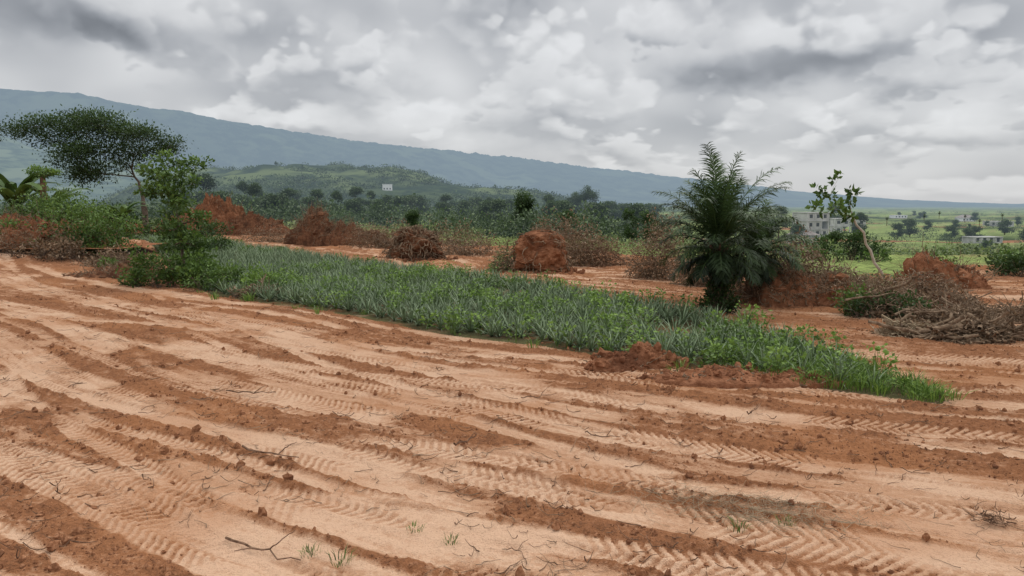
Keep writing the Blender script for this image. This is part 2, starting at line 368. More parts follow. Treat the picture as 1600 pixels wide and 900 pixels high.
# ------------------------------------------------------------------ trees
def limb(p0, p1, rg, K=8, bend=.15, grav=.1):
    p0 = np.array(p0, float); p1 = np.array(p1, float); t = np.linspace(0, 1, K)[:, None]
    L = np.linalg.norm(p1 - p0); off = rg.normal(size=3) * bend * L
    q = p0 * (1 - t) + p1 * t + off * (t * (1 - t)) + np.array([0, 0, grav * L]) * (t * (1 - t))
    q[1:-1] += rg.normal(size=(K - 2, 3)) * L * .012
    return q
e_m = {}
def tree(name, loc, clumps, fork, tr_r, leaf, cover, ml, mb, seed, label, catg='tree', wr=.45, stems=1, nsub=14, group=None, sig=.26, rot=0, up=.2, subn=4):
    rg = np.random.default_rng(seed); fork = np.array(fork, float)
    PS = [limb((0, 0, -.15), fork, rg, 8, .08, 0)]; RS = [np.linspace(tr_r, tr_r * .68, 8)]
    pp = [(PS[0][k], tr_r * .6) for k in range(3, 8)]
    for (cx, cy, cz, rx, ry, rz) in sorted(clumps, key=lambda c: np.linalg.norm(np.array(c[:3]) - fork)):
        e = np.array([cx, cy, cz]) - np.array([0, 0, rz * .3])
        best = min(pp, key=lambda q: np.linalg.norm(q[0] - e) * 1.0 + .3 * np.linalg.norm(q[0] - fork) + (3 if q[0][2] > e[2] + .2 * abs(e[2]) else 0))
        q = limb(best[0], e, rg, 8, .14, .10); r0 = best[1] * .8; r1 = max(r0 * .35, tr_r * .08)
        PS.append(q); rr = np.linspace(r0, r1, 8); RS.append(rr)
        pp += [(q[k], rr[k]) for k in range(2, 8)]
        for j in range(subn):
            d = unit(rg.normal(size=3)) * np.array([rx, ry, rz]) * .65
            PS.append(limb(q[rg.integers(5, 8)], e + d, rg, 8, .1, .05)); RS.append(np.linspace(r1 * .7, r1 * .25, 8))
    tv, tf = tubes(np.array(PS), np.array(RS), 7, seed)
    L = []
    for (cx, cy, cz, rx, ry, rz) in clumps:
        n = int(cover * PI * rx * rz / (.5 * wr * leaf ** 2)) + 12
        L.append(cloudleaves(rg, (cx, cy, cz), (rx, ry, rz), n, leaf, nsub, sig, wr, up))
    lv, lf, lt = cat(L)
    mt = mkmesh(name + '_trunk', [(tv, tf, None, mb)], True); mc = mkmesh(name + '_crown', [(lv, lf, lt, ml)])
    e_m[name] = (mt, mc)
    return place_tree(name, (mt, mc), loc, label, catg, group, rot)
def place_tree(name, mm, loc, label, catg='tree', group=None, rot=0, sc=1):
    e = bpy.data.objects.new(name, None); e.empty_display_size = .3; COL.objects.link(e)
    e.location = loc; e.rotation_euler = (0, 0, rot); e.scale = (sc, sc, sc) if not hasattr(sc, '__len__') else sc
    for nm, me in zip(('trunk', 'crown'), mm):
        o = bpy.data.objects.new(nm, me); COL.objects.link(o); o.parent = e
    return top(e, catg, label, group)
def sk(lst, bx, by, u, dz=.55, seed=0):
    r = np.random.default_rng(seed); o = []
    for x, y, rx, rz in lst:
        dr = max(rx, rz) * u
        o.append(((x - bx) * u, r.uniform(-1, 1) * dr * dz * 1.5, (by - y) * u, rx * u, max(dr * .8, .1), rz * u))
    return o
U = .052
cl = sk([(44, 209, 28, 10), (72, 200, 34, 12), (104, 195, 34, 12), (138, 187, 38, 11), (168, 198, 32, 13), (197, 212, 36, 13), (135, 210, 36, 11), (232, 215, 34, 13), (258, 226, 22, 10), (128, 246, 32, 16), (165, 236, 34, 12), (208, 238, 32, 12), (92, 220, 32, 10), (125, 275, 26, 15), (246, 238, 24, 9), (186, 256, 24, 10), (150, 268, 28, 15), (108, 236, 26, 11)], 218, 378, U, .7, 3)
tree('umbrella_tree', (-29.6, 60, GZ(-29.6, 60)), cl, (-.1, 0, 2.9), .32, .20, 3.4, M_leafdk, M_bark, 3, 'spreading flat-topped dark green tree above the scrub bank', sig=.42, nsub=24, subn=4)
U = .0245
cl = sk([(262, 256, 22, 11), (300, 262, 24, 10), (248, 278, 24, 13), (285, 280, 24, 12), (314, 290, 15, 8), (262, 302, 26, 12), (236, 306, 14, 9), (292, 302, 20, 10), (290, 322, 22, 13), (266, 336, 18, 11), (305, 345, 20, 12), (280, 360, 24, 14), (300, 380, 26, 15), (260, 388, 24, 14), (285, 408, 34, 18)], 288, 448, U, .9, 5)
tree('slender_shrub_tree', (-12.4, 28, GZ(-12.4, 28)), cl, (-.05, 0, 2.3), .075, .15, 3.0, M_leafmid, M_bark, 8, 'slender leafy green tree at the end of the pineapple rows', wr=.55, sig=.30)
U = .026
cl = sk([(1278, 298, 11, 8), (1302, 281, 8, 9), (1296, 305, 10, 7), (1324, 302, 9, 7), (1274, 328, 10, 8), (1300, 326, 13, 9), (1326, 320, 9, 7), (1318, 337, 10, 6)], 1384, 436, U, .7, 4)
tree('leaning_sapling', (15.2, 30, GZ(15.2, 30)), cl, (-1.45, 0, 2.5), .062, .24, 2.0, M_leafmid, M_barkpale, 4, 'thin leaning sapling with sparse leaves and pale bent trunk', wr=.6, sig=.24, nsub=7, subn=0)
def rclumps(rg, h, w, n, lo=.35):
    o = []
    for i in range(n):
        z = h * rg.uniform(lo, .92); k = math.sin(PI * min(1, max(.1, (z / h - lo) / (1 - lo) * .8 + .2))); th = rg.uniform(0, 2 * PI); r = w * .5 * k * rg.uniform(.2, .8)
        s = w * rg.uniform(.15, .26); o.append((r * math.cos(th), r * math.sin(th), z, s, s, s * .75))
    return o
specs = [(6, 4.5, 16, .22, M_leafdk, 0), (9, 5, 15, .3, M_farleaf, 0), (5, 3, 12, .15, M_leafdk, 0), (11, 9, 10, .66, M_farleaf, 1), (7, 6, 16, .2, M_farleaf, 0)]
placed = [(.017, 78, 27, 0, .85, 'round dark tree standing beside the cleared dirt'), (.16, 62, -1, 2, .8, 'small dark tree behind dry brush heap'), (.185, 60, -4, 2, .9, 'small dark tree behind dry brush heap'),
     (.435, 66, -46, 0, 1.2, 'low rounded dark tree in green field'), (-.135, 82, -4, 0, 1.1, 'small round tree at field edge'), (.075, 95, -4, 0, 1.3, 'small round tree at field edge'),
     (-.36, 260, 36, 1, .9, 0), (-.41, 220, 48, 1, 1.2, 0), (-.345, 180, 34, 1, .9, 0), (-.21, 260, 28, 1, 1.2, 0), (-.19, 270, 22, 1, 1, 0), (-.235, 200, 22, 1, .8, 0), (-.26, 230, 24, 1, 1.2, 0), (-.3, 230, 26, 1, 1.3, 0),
     (-.09, 300, 16, 1, 1.3, 0), (-.03, 320, 12, 1, 1.1, 0), (.05, 280, 16, 1, 1, 0), (.13, 320, 6, 1, 1.3, 0), (.30, 420, 6, 1, 1, 0), (.36, 240, -2, 1, 1.1, 0), (.47, 250, -12, 1, 1.1, 0), (.435, 330, 2, 1, 1.1, 0), (.385, 205, -30, 4, 1.2, 0),
     (.098, 330, 24, 3, .95, 'lone flat-crowned tree on thin trunk in fields'), (.085, 350, 15, 3, .8, 'lone flat-crowned tree on thin trunk in fields'), (-.315, 790, 66, 3, .7, 'lone tree standing on the low hill'), (-.28, 760, 62, 1, .8, 'lone tree standing on the low hill')]
rt = np.random.default_rng(321)
for _ in range(60):
    a = rt.uniform(-.46, .22); D = rt.uniform(140, 420)
    placed.append((a, D, float(np.interp(a, [-.46, -.3, -.1, .1, .22], [34, 22, 12, 6, 0])) * rt.uniform(.2, 1.1), int(rt.choice([1, 4, 4])), rt.uniform(1.0, 1.5), 0))
for _ in range(48):
    a = rt.uniform(.28, .72); D = rt.uniform(110, 800); placed.append((a, D, -(12 - rt.uniform(2.5, 6.5)) / D * 1155, 4, rt.uniform(1.0, 1.4), 0))
for vi, (h, w, n, lo, ml, um) in enumerate(specs):
    r = np.random.default_rng(40 + vi); cl = rclumps(r, h, w, n, lo); k = 0; mm = None
    for (a, D, e, v_, wf, lb) in placed:
        if v_ != vi: continue
        x = a * D; z0 = GZ(x, D)
        if D > 720 and a < 0: z0 = float(hillf(np.array([x]), np.array([D]))[0]) - 1
        H = max(2.5, 3 + e / 1155 * D - z0); s = H / h; loc = (x, D, z0)
        lb2 = lb or 'dark green tree rising from distant bushland'
        if mm is None:
            o = tree('tree', loc, cl, (0, 0, h * lo), .16 if h < 8 else .22, .22 if h < 7 else .34, 2.6, ml, M_bark, 60 + vi, lb2, sig=.28, wr=.6)
            mm = e_m['tree']
        else: o = place_tree('tree', mm, loc, lb2, rot=k * 1.3)
        o.scale = (s * wf, s * wf, s); k += 1
        if D > 100: o['group'] = 'trees in the distant fields'
# ------------------------------------------------------------------ bushes near
def bushmesh(name, clumps, leaf, cover, ml, seed, wr=.5, stemr=.014, sig=.30, up=.25):
    rg = np.random.default_rng(seed); L = []; PS = []; RS = []
    for (cx, cy, cz, rx, ry, rz) in clumps:
        n = int(cover * PI * rx * rz / (.5 * wr * leaf ** 2)) + 10
        L.append(cloudleaves(rg, (cx, cy, cz), (rx, ry, rz), n, leaf, 12, sig, wr, up))
        for j in range(6):
            d = unit(rg.normal(size=3)) * np.array([rx, ry, rz]) * .8
            PS.append(limb((cx * .8 + rg.normal() * .1, cy * .8 + rg.normal() * .1, 0), (cx + d[0], cy + d[1], max(.1, cz + d[2])), rg)); RS.append(np.linspace(stemr, stemr * .3, 8))
    tv, tf = tubes(np.array(PS), np.array(RS), 4, seed); v, f, t = cat(L)
    return mkmesh(name, [(tv, tf, None, M_bark), (v, f, t, ml)])
def bush(name, x, y, cl, leaf, cover, ml, seed, label, catg='bush', **k):
    return top(obj(name, bushmesh(name, cl, leaf, cover, ml, seed, **k), (x, y, GZ(x, y))), catg, label)
def rb(seed, w, d, h, n):
    r = np.random.default_rng(seed); o = []
    for i in range(n):
        s = h * r.uniform(.22, .40); x = r.uniform(-.5, .5) * w; y = r.uniform(-.5, .5) * d
        k = 1 - (abs(x) / (w * .5 + .01)) ** 2 * .5
        o.append((x, y, h * r.uniform(.2, .75) * k, s * 1.2, s, s * .8))
    return o
bush('bush', -12.6, 27.2, rb(1, 3.4, 1.4, 1.4, 13), .13, 1.9, M_leafmid, 1, 'dense green bush around foot of slender tree')
bush('bush', -14.2, 27.4, rb(2, 1.8, 1, .8, 6), .12, 1.6, M_leafmid, 2, 'low green bush on edge of red earth')
bush('bush', -10.2, 26.0, rb(3, 2.4, 1.2, 1.0, 7), .12, 1.5, M_leafmid, 3, 'green and brown bush beside the pineapple crop')
bush('bush', -8.9, 25.4, rb(4, 1.3, .9, 1.15, 5), .11, 1.1, M_leafbr, 4, 'bright green leafy bush beside the pineapple crop')
bush('bush', -8.4, 24.0, rb(24, 1.6, .9, .55, 5), .11, .9, M_dry, 24, 'low dry brown bush at crop corner')
bush('bush', -21.2, 37, rb(5, 2.6, 2, 3.0, 10), .15, 1.0, M_leafmid, 5, 'tall green bush on red bank', sig=.4)
bush('bush', -23.5, 39.5, rb(6, 3, 2, 3.2, 10), .15, 1.0, M_leafmid, 6, 'leafy green bush on red bank', sig=.4)
bush('bush', -26.6, 41, rb(7, 3.6, 2, 2.5, 9), .15, .9, M_leafdk, 7, 'spreading green bush on red bank', sig=.4)
bush('bush', -19.6, 36.0, rb(8, 3, 1.5, 1.2, 8), .14, .9, M_leafmid, 8, 'low green bush at the bank foot', sig=.4)
bush('bush', -22.8, 34.6, rb(9, 4.5, 1.5, 1.3, 12), .13, .9, M_dry, 9, 'dry brown scrub on red bank')
bush('bush', -20.2, 35.0, rb(29, 2.6, 1.0, 1.0, 8), .12, .8, M_dry, 29, 'dry brown scrub on red bank')
bush('bush', -24.8, 36.4, rb(19, 3.5, 1.5, 1.5, 8), .14, .7, M_leafmid, 19, 'thin green scrub on red bank')
bush('bush', -16.5, 33.0, rb(20, 3.0, 1.2, .9, 9), .12, .9, M_leafmid, 20, 'thin green scrub on red bank')
bush('bush', -17.6, 42.0, rb(25, 4.0, 1.6, 1.6, 9), .15, 1.2, M_leafdk, 25, 'dark green scrub on red bank')
bush('bush', -29.5, 52, rb(10, 6, 3, 3.2, 11), .22, 1.6, M_leafdk, 10, 'dark green thicket below the umbrella tree')
bush('bush', -36, 54, rb(11, 7, 3, 3.0, 11), .22, 1.6, M_leafdk, 11, 'dark green thicket beside banana plants')
bush('bush', -24.3, 55, rb(12, 4, 3, 2.4, 9), .20, 1.5, M_leafdk, 12, 'dark green thicket behind red bank')
bush('bush', 9.75, 19.4, rb(13, 1.4, .8, 1.0, 7), .10, 1.7, M_leafdk, 13, 'dark green bush growing over root heap')
bush('bush', 9.3, 20.3, rb(23, 1.0, .7, 1.0, 5), .10, 1.3, M_leafmid, 23, 'green bush growing over root heap')
bush('bush', 10.6, 28.8, rb(14, 2.4, 1.4, 1.1, 6), .12, 1.0, M_dry, 14, 'dry brown bush on cleared ground')
bush('bush', 20.5, 33, rb(15, 5, 2, 1.3, 10), .15, 1.3, M_leafmid, 15, 'green bush hedge at the field edge')
bush('bush', 25.5, 34, rb(16, 5, 2, 1.6, 10), .15, 1.4, M_leafdk, 16, 'dark green bush hedge at the field edge')
bush('bush', 22.0, 31, rb(26, 3.5, 1.5, 1.5, 9), .15, 1.4, M_leafdk, 26, 'dark green bush hedge at the field edge')
bush('bush', 17.2, 38, rb(17, 5, 2, .9, 10), .15, 1.3, M_leafmid, 17, 'green bush hedge at the field edge')
bush('bush', 18.6, 41, rb(18, 4, 2, 1.8, 9), .16, 1.5, M_leafdk, 18, 'dark green bush hedge at the field edge')
bush('vine', 5.8, 20.5, [(0, 0, .3, .45, .38, .3), (.02, 0, .7, .42, .33, .32), (0, .05, 1.1, .40, .33, .3), (.3, 0, .3, .32, .28, .24), (-.05, 0, 1.5, .34, .33, .25), (-.35, 0, .2, .28, .22, .2)], .09, 3, M_leafdk, 21, 'dark leafy vine climbing the oil palm trunk', 'vine')
# ------------------------------------------------------------------ palms
def frondset(seed, n, L0, z0, elmax=86, elmin=-8, pairs=46, ll=.42, droop=1.0, lw=.02, up=.7):
    rg = np.random.default_rng(seed); parts = []; PS = []; RS = []
    for i in range(n):
        u = (i + .5) / n; az = i * 2.39996 + rg.normal() * .2; el = math.radians(elmax + (elmin - elmax) * u ** up + rg.normal() * 7)
        L = L0 * (.80 + .20 * math.sin(PI * min(1, u + .3))) * rg.uniform(.72, 1.14) * (1 if u < .55 else 1 - .4 * (u - .55) / .45)
        K = 16; pos = np.array([0, 0, z0 + .15 * (1 - u) - .7 * max(0, u - .5)]); p = [pos]; e = el
        for k in range(K - 1):
            e = e - droop * (.018 + .24 * (k / K) ** 2.0 * (.7 + .5 * u)) * max(.35, math.cos(e) + .3)
            pos = pos + L / (K - 1) * np.array([math.cos(az) * math.cos(e), math.sin(az) * math.cos(e), math.sin(e)]); p.append(pos)
        p = np.array(p); PS.append(p); RS.append(np.linspace(.024, .005, K))
        s = np.linspace(.14, .99, pairs); idx = s * (K - 1); i0 = np.clip(idx.astype(int), 0, K - 2); fr = (idx - i0)[:, None]
        q = p[i0] * (1 - fr) + p[i0 + 1] * fr; T = unit(p[i0 + 1] - p[i0])
        side = unit(np.cross(T, np.array([0, 0, 1.]) + 1e-3)); nrm = np.cross(side, T)
        for sg in (-1, 1):
            ln = ll * (np.sin(PI * (.15 + .77 * s)) ** .6) * rg.uniform(.75, 1.15, pairs)
            d = unit(side * sg * .65 + T * .65 + nrm * .35 * rg.choice([-1, 1], (pairs, 1)) * rg.uniform(0, 1, (pairs, 1)) + rg.normal(size=(pairs, 3)) * .14)
            d2 = unit(d + np.array([0, 0, -.6 * droop]))
            wv = unit(np.cross(d, nrm)) * lw
            a0 = q; a1 = q + d * (ln * .5)[:, None]; a2 = a1 + d2 * (ln * .6)[:, None]
            Vv = np.stack([a0 - wv * .5, a0 + wv * .5, a1 - wv, a1 + wv, a2 - wv * .15, a2 + wv * .15], 1).reshape(-1, 3)
            b_ = np.arange(pairs)[:, None] * 6
            Ff = np.concatenate([b_ + np.array([0, 1, 3, 2]), b_ + np.array([2, 3, 5, 4])])
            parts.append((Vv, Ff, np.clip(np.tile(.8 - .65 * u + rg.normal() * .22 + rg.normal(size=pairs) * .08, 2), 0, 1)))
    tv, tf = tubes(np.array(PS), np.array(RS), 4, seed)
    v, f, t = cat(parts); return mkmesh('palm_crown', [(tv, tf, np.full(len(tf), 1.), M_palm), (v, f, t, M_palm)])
def palmtrunk(h, r, seed):
    K = 26; p = np.stack([np.zeros(K), np.zeros(K), np.linspace(-.1, h, K)], 1)[None]
    rr = (r * (1 + .22 * (np.arange(K) % 2)))[None]
    tv, tf = tubes(p, rr, 10, seed); rg = np.random.default_rng(seed); n = 70
    th = np.arange(n) * 2.4; zz = np.linspace(.1, h, n); b0 = np.stack([np.cos(th) * r, np.sin(th) * r, zz], 1)
    tip = b0 + np.stack([np.cos(th) * .16, np.sin(th) * .16, np.full(n, .22)], 1)
    sv, sf = tubes(np.stack([b0, (b0 + tip) / 2, tip], 1), np.tile([.05, .04, .015], (n, 1)), 4, seed)
    return mkmesh('palm_trunk', [(tv, tf, None, M_bark), (sv, sf, None, M_root)])
place_tree('oil_palm', (palmtrunk(1.8, .18, 1), frondset(3, 60, 2.6, 1.85, elmax=88, elmin=-14, pairs=56, ll=.43, droop=.8, lw=.0145, up=.95)), (5.8, 20.8, GZ(5.8, 20.8)), 'bushy dark green oil palm with arching feathery fronds', 'palm', rot=.9)
place_tree('oil_palm', (palmtrunk(.9, .17, 2), frondset(9, 40, 1.9, 1.5, elmax=75, elmin=-12, pairs=50, ll=.42, droop=1.0, lw=.0145, up=.9)), (7.5, 22.6, GZ(7.5, 22.6)), 'smaller drooping oil palm behind the tall one', 'palm', rot=1.1)
mmf = (palmtrunk(6, .16, 5), frondset(15, 20, 2.2, 6, pairs=22, ll=.5, elmin=-30, lw=.04))
for i, (a, D, s) in enumerate([(.505, 430, .7), (.555, 520, .8), (.61, 490, .7), (.66, 530, .8), (.63, 400, .6), (.575, 660, .9)]):
    place_tree('coconut_palm', mmf, (a * D, D, GZ(a * D, D)), 'tall thin palm in distant green fields', 'palm', 'palms in the distant fields', i, s)
def banana(seed, H, n=9):
    rg = np.random.default_rng(seed); parts = []
    for i in range(n):
        az = i * 2.4 + rg.normal() * .2; el = math.radians(rg.uniform(45, 85)); L = H * rg.uniform(.5, .7); K = 9
        pos = np.array([0, 0, H * .42]); p = [pos]; e = el
        for k in range(K - 1):
            e -= .13 + .04 * k * .5; pos = pos + L / (K - 1) * np.array([math.cos(az) * math.cos(e), math.sin(az) * math.cos(e), math.sin(e)]); p.append(pos)
        p = np.array(p); T = unit(np.gradient(p, axis=0)); sd = unit(np.cross(T, [0, 0, 1.])); w = (np.sin(np.linspace(.12, PI * .97, K)) ** .6 * .17 * H / 3)[:, None]
        dn = np.array([0, 0, -.35]) * w
        Vv = np.stack([p - sd * w + dn, p, p + sd * w + dn], 1).reshape(-1, 3); q = np.arange(K - 1)[:, None] * 3
        Ff = np.concatenate([q + np.array([0, 1, 4, 3]), q + np.array([1, 2, 5, 4])]); parts.append((Vv, Ff, np.full(len(Ff), rg.uniform(.1, .5))))
    v, f, t = cat(parts)
    tv, tf = tubes(np.array([[[0, 0, 0], [0, 0, H * .25], [.02, 0, H * .45]]], float), np.array([[.12, .1, .06]]) * H / 3, 8, seed)
    return (mkmesh('banana_stem', [(tv, tf, None, M_leafdk)], True), mkmesh('banana_leaves', [(v, f, t, M_leafmid)]))
bm = [banana(1, 4.8), banana(2, 4.0), banana(3, 3.4)]
for i, (x, y, k, s) in enumerate([(-31.3, 47, 0, 1.3), (-32.6, 48.5, 1, 1.5), (-30.2, 49.0, 2, 1.5), (-26.2, 50, 1, .9), (-27.6, 51, 2, 1.05), (-34.5, 52, 0, 1.4)]):
    place_tree('banana_plant', bm[k], (x, y, GZ(x, y)), 'banana plant with broad arching green leaves', 'banana plant', 'banana plants behind the bank', i * 1.9, s)
tree('leafy_stump', (-29.4, 46.8, GZ(-29.4, 46.8)), [(0, 0, 4.2, .8, .6, .35), (.5, 0, 4.1, .45, .4, .3), (-.5, 0, 4.1, .5, .4, .3), (.1, 0, 2.2, .5, .4, .4)], (0, 0, 3.8), .24, .15, 2.6, M_leafbr, M_root, 77, 'reddish brown broken stump with fresh green top', subn=1)
# ------------------------------------------------------------------ dirt mounds, root balls, brush
ph_ = np.array([-1.2, -.4, .4, 1.2]); th_ = np.arange(6) / 6 * 2 * PI
Pp, Tt = np.meshgrid(ph_, th_, indexing='ij'); cbase = np.stack([np.cos(Pp) * np.cos(Tt), np.cos(Pp) * np.sin(Tt), np.sin(Pp)], -1).reshape(-1, 3)
ii = np.arange(24).reshape(4, 6); nn = np.roll(ii, -1, 1); cbf = np.stack([ii[:-1], nn[:-1], nn[1:], ii[1:]], -1).reshape(-1, 4); cbf = np.concatenate([cbf, [[18, 19, 20, 21], [18, 21, 22, 23]]])
def clodgeo(cc, s, rg):
    n = len(cc)
    V = cbase[None] * s[:, None, None] * rg.uniform(.6, 1.35, (n, 24, 1)) * rg.uniform(.7, 1.3, (n, 1, 3)) + cc[:, None]
    return V.reshape(-1, 3), (np.arange(n)[:, None, None] * 24 + cbf[None]).reshape(-1, 4)
def moundmesh(name, rx, ry, h, seed, mat, rough=.35, roots=0, rootmat=None, brush=0, lobes=8, nclod=160):
    nx, ny = 130, 80; rg = np.random.default_rng(seed)
    x, y = np.meshgrid(np.linspace(-1.25, 1.25, nx), np.linspace(-1.25, 1.25, ny), indexing='ij')
    xw = x + (fbm(x * 2 + seed, y * 2, seed, 3) - .5) * .5; yw = y + (fbm(x * 2 + 9, y * 2 + seed, seed + 1, 3) - .5) * .5
    z = np.zeros_like(x)
    for i in range(lobes):
        cx, cy = rg.uniform(-.62, .62), rg.uniform(-.5, .5); r = rg.uniform(.38, .62); lh = (1 - .62 * abs(cx)) * rg.uniform(.6, 1.0)
        if i == 0: cx, cy, r, lh = rg.uniform(-.3, .1), 0, .62, 1.0
        d2 = ((xw - cx) ** 2 + (yw - cy) ** 2) / r ** 2
        z = np.maximum(z, lh * np.clip(1 - d2, 0, 1) ** .75)
    X_, Y_ = x * rx, y * ry
    fine = fbm(X_ * 2.4, Y_ * 2.4 + seed, seed + 3, 4, .65); cl_ = ss(fbm(X_ * 6, Y_ * 6, seed + 9, 2), .45, .8)
    edge = np.clip(z * 6, 0, 1)
    z = h * z * (1 + (fine - .5) * rough * 1.6) + edge * ((fine - .5) * .25 * rough + cl_ * .13) * min(1, h) - .08 * (1 - edge)
    V = np.stack([X_ + (fbm(Y_ * 4, z * 4, seed + 20, 2) - .5) * .3 * min(1, h) * edge, Y_, z], -1).reshape(-1, 3); i = np.arange(nx * ny).reshape(nx, ny)
    F = np.stack([i[:-1, :-1], i[1:, :-1], i[1:, 1:], i[:-1, 1:]], -1).reshape(-1, 4)
    on = np.nonzero(edge.ravel() > .5)[0]
    parts = [(V, F, None, mat)]
    k = rg.choice(on, nclod); s = (rg.pareto(2.2, nclod) * .03 + .02).clip(0, .16) * min(1.5, h + .3)
    off = rg.normal(size=(nclod, 2)) * .12 * np.array([rx, ry]); cc = np.stack([V[k, 0] + off[:, 0], V[k, 1] + off[:, 1], 0 * off[:, 0]], 1)
    gi = np.clip(((cc[:, 0] / rx + 1.25) / 2.5 * (nx - 1)).astype(int), 0, nx - 1); gj = np.clip(((cc[:, 1] / ry + 1.25) / 2.5 * (ny - 1)).astype(int), 0, ny - 1)
    cc[:, 2] = np.maximum(z[gi, gj], 0) + s * .3; parts.append((*clodgeo(cc, s, rg), None, mat))
    if roots:
        k = rg.choice(on, roots); p0 = V[k]; d = unit(p0 / np.array([rx, ry, h]) + rg.normal(size=(roots, 3)) * .5) * rg.uniform(.2, .75, (roots, 1)) * min(1.2, h)
        t = np.linspace(0, 1, 7)[None, :, None]; q = p0[:, None] - d[:, None] * .2 + d[:, None] * t + rg.normal(size=(roots, 1, 3)) * .25 * t ** 2 * min(1, h) + rg.normal(size=(roots, 7, 3)) * .02
        q[:, :, 2] = np.maximum(q[:, :, 2], .02)
        rr = rg.uniform(.008, .026, (roots, 1)) * np.linspace(1, .3, 7)[None]
        a, b_ = tubes(q, rr, 4, seed); parts.append((a, b_, None, rootmat or M_twig))
    if brush:
        k = rg.choice(on, brush); v, f = leaves(V[k] + rg.normal(size=(brush, 3)) * .08 * min(1.5, h) + [0, 0, .05], rg.normal(size=(brush, 3)), rg.uniform(.05, .16, brush), .3, rg)
        parts.append((v, f, rg.random(brush), M_dry))
    return mkmesh(name, parts, False)
def mound(name, x, y, rx, ry, h, seed, mat, label, catg='dirt mound', rot=0, **k):
    return top(obj(name, moundmesh(name, rx, ry, h, seed, mat, **k), (x, y, GZ(x, y)), rot), catg, label)
mound('dirt_mound', -29.4, 74, 5.0, 2.6, 3.4, 2, M_soil, 'large red earth mound with crumbling sides', roots=460, rough=.6, brush=2200)
mound('dirt_mound', -25.0, 72, 3.6, 2, 1.8, 4, M_soilbrown, 'low brown earth mound beside larger red one', roots=160, brush=900, rough=.5)
mound('dirt_mound', -39, 70, 5, 3, 2.2, 5, M_soil, 'red earth bank behind green scrub')
mound('dirt_mound', -14.4, 54, 2.6, 1.6, 2.5, 21, M_soilbrown, 'brown earth mound with protruding roots', roots=620, brush=1200, rough=.5)
mound('dirt_mound', -11.4, 53, 2.8, 1.2, 1.4, 7, M_soilbrown, 'flattened brown heap of soil and dry brush', roots=360, brush=1500, rough=.6)
mound('dirt_mound', 15.6, 27.0, 1.6, 1.0, 1.05, 12, M_soil, 'small red earth mound near leaning sapling', roots=120, rough=.5, brush=350)
mound('dirt_mound', 9.0, 22.6, 1.9, 1.0, .95, 13, M_soil, 'low red earth mound mixed with dry grass', roots=460, brush=3600, rootmat=M_twig)
mound('dirt_mound', 2.5, 13.7, .85, .42, .34, 14, M_soil, 'small crumbly red earth mound at the crop edge', roots=24, rough=.9, nclod=420, lobes=11)
mound('dirt_mound', 3.9, 12.75, 1.7, .5, .17, 15, M_soil, 'long low ridge of dark red soil', rough=1.0, roots=60, lobes=14, nclod=500)
mound('dirt_mound', -25, 38, 5.0, 2.2, 1.3, 16, M_soil, 'low red earth bank covered in scrub', roots=500, brush=3000, rough=.6)
mound('dirt_mound', -15.4, 30.2, 2.8, 1.0, .5, 17, M_soilbrown, 'low ridge of dark soil and roots', roots=200, brush=900, rough=.6)
mound('dirt_mound', 11.6, 20.6, 2.0, .7, .5, 18, M_soilbrown, 'long low heap of brown soil and roots', roots=400, brush=1800, rough=.7)
def ballmesh(name, rx, ry, h, seed, mat, roots, rootmat, sq=.8, thick=1.0):
    n1_, n2_ = 60, 100; ph_ = np.linspace(-.5 * PI, .5 * PI, n1_); th = np.arange(n2_) / n2_ * 2 * PI
    Pp, Tt = np.meshgrid(ph_, th, indexing='ij'); sp = lambda v, e: np.sign(v) * np.abs(v) ** e
    x = sp(np.cos(Pp), sq) * sp(np.cos(Tt), sq); y = sp(np.cos(Pp), sq) * sp(np.sin(Tt), sq); z = sp(np.sin(Pp), sq)
    k = 1 + (fbm(x * 1.5 + z * .7 + 9, y * 1.5 + z * 1.1, seed, 3, .6) - .5) * 1.1 + (fbm(x * 5 + z * 5, y * 5 - z * 4, seed + 5, 4, .65) - .5) * .5
    V = np.stack([x * rx * k * (1 - .14 * z), y * ry * k, h * .42 + z * h * .5 * np.minimum(k, 1.15)], -1).reshape(-1, 3)
    V[:, 0] += (V[:, 2] - h * .5) * .1
    i = np.arange(n1_ * n2_).reshape(n1_, n2_); n = np.roll(i, -1, 1)
    F = np.stack([i[:-1], n[:-1], n[1:], i[1:]], -1).reshape(-1, 4); rg = np.random.default_rng(seed)
    kk = rg.integers(0, len(V), roots); p0 = V[kk]; c = np.array([0, 0, h * .5]); o = unit(p0 - c)
    tan = unit(np.cross(o, rg.normal(size=o.shape)) + np.array([0, 0, -.8])); L = rg.uniform(.25, .9, (roots, 1)) * h * .5
    t = np.linspace(0, 1, 7)[None, :, None]
    q = p0[:, None] + (o[:, None] * .34 * np.sin(t * PI * .8) * h * .5 + tan[:, None] * t * L[:, None]) + rg.normal(size=(roots, 7, 3)) * .025
    q[:, :, 2] = np.maximum(q[:, :, 2], .01)
    rr = rg.uniform(.008, .032, (roots, 1)) * thick * np.linspace(1, .35, 7)[None]
    a, b_ = tubes(q, rr, 4, seed)
    nk = 160; th2 = rg.uniform(0, 6.28, nk); rr2 = rg.uniform(.8, 1.8, nk); s = rg.uniform(.03, .12, nk)
    cc = np.stack([np.cos(th2) * rx * rr2, np.sin(th2) * ry * rr2, s * .4], 1)
    return mkmesh(name, [(V, F, None, mat), (a, b_, None, rootmat), (*clodgeo(cc, s, rg), None, mat)])
def ball(x, y, rx, ry, h, seed, mat, roots, rootmat, label, rot=0, **k):
    top(obj('root_ball', ballmesh('root_ball', rx, ry, h, seed, mat, roots, rootmat, **k), (x, y, GZ(x, y)), rot), 'uprooted stump', label)
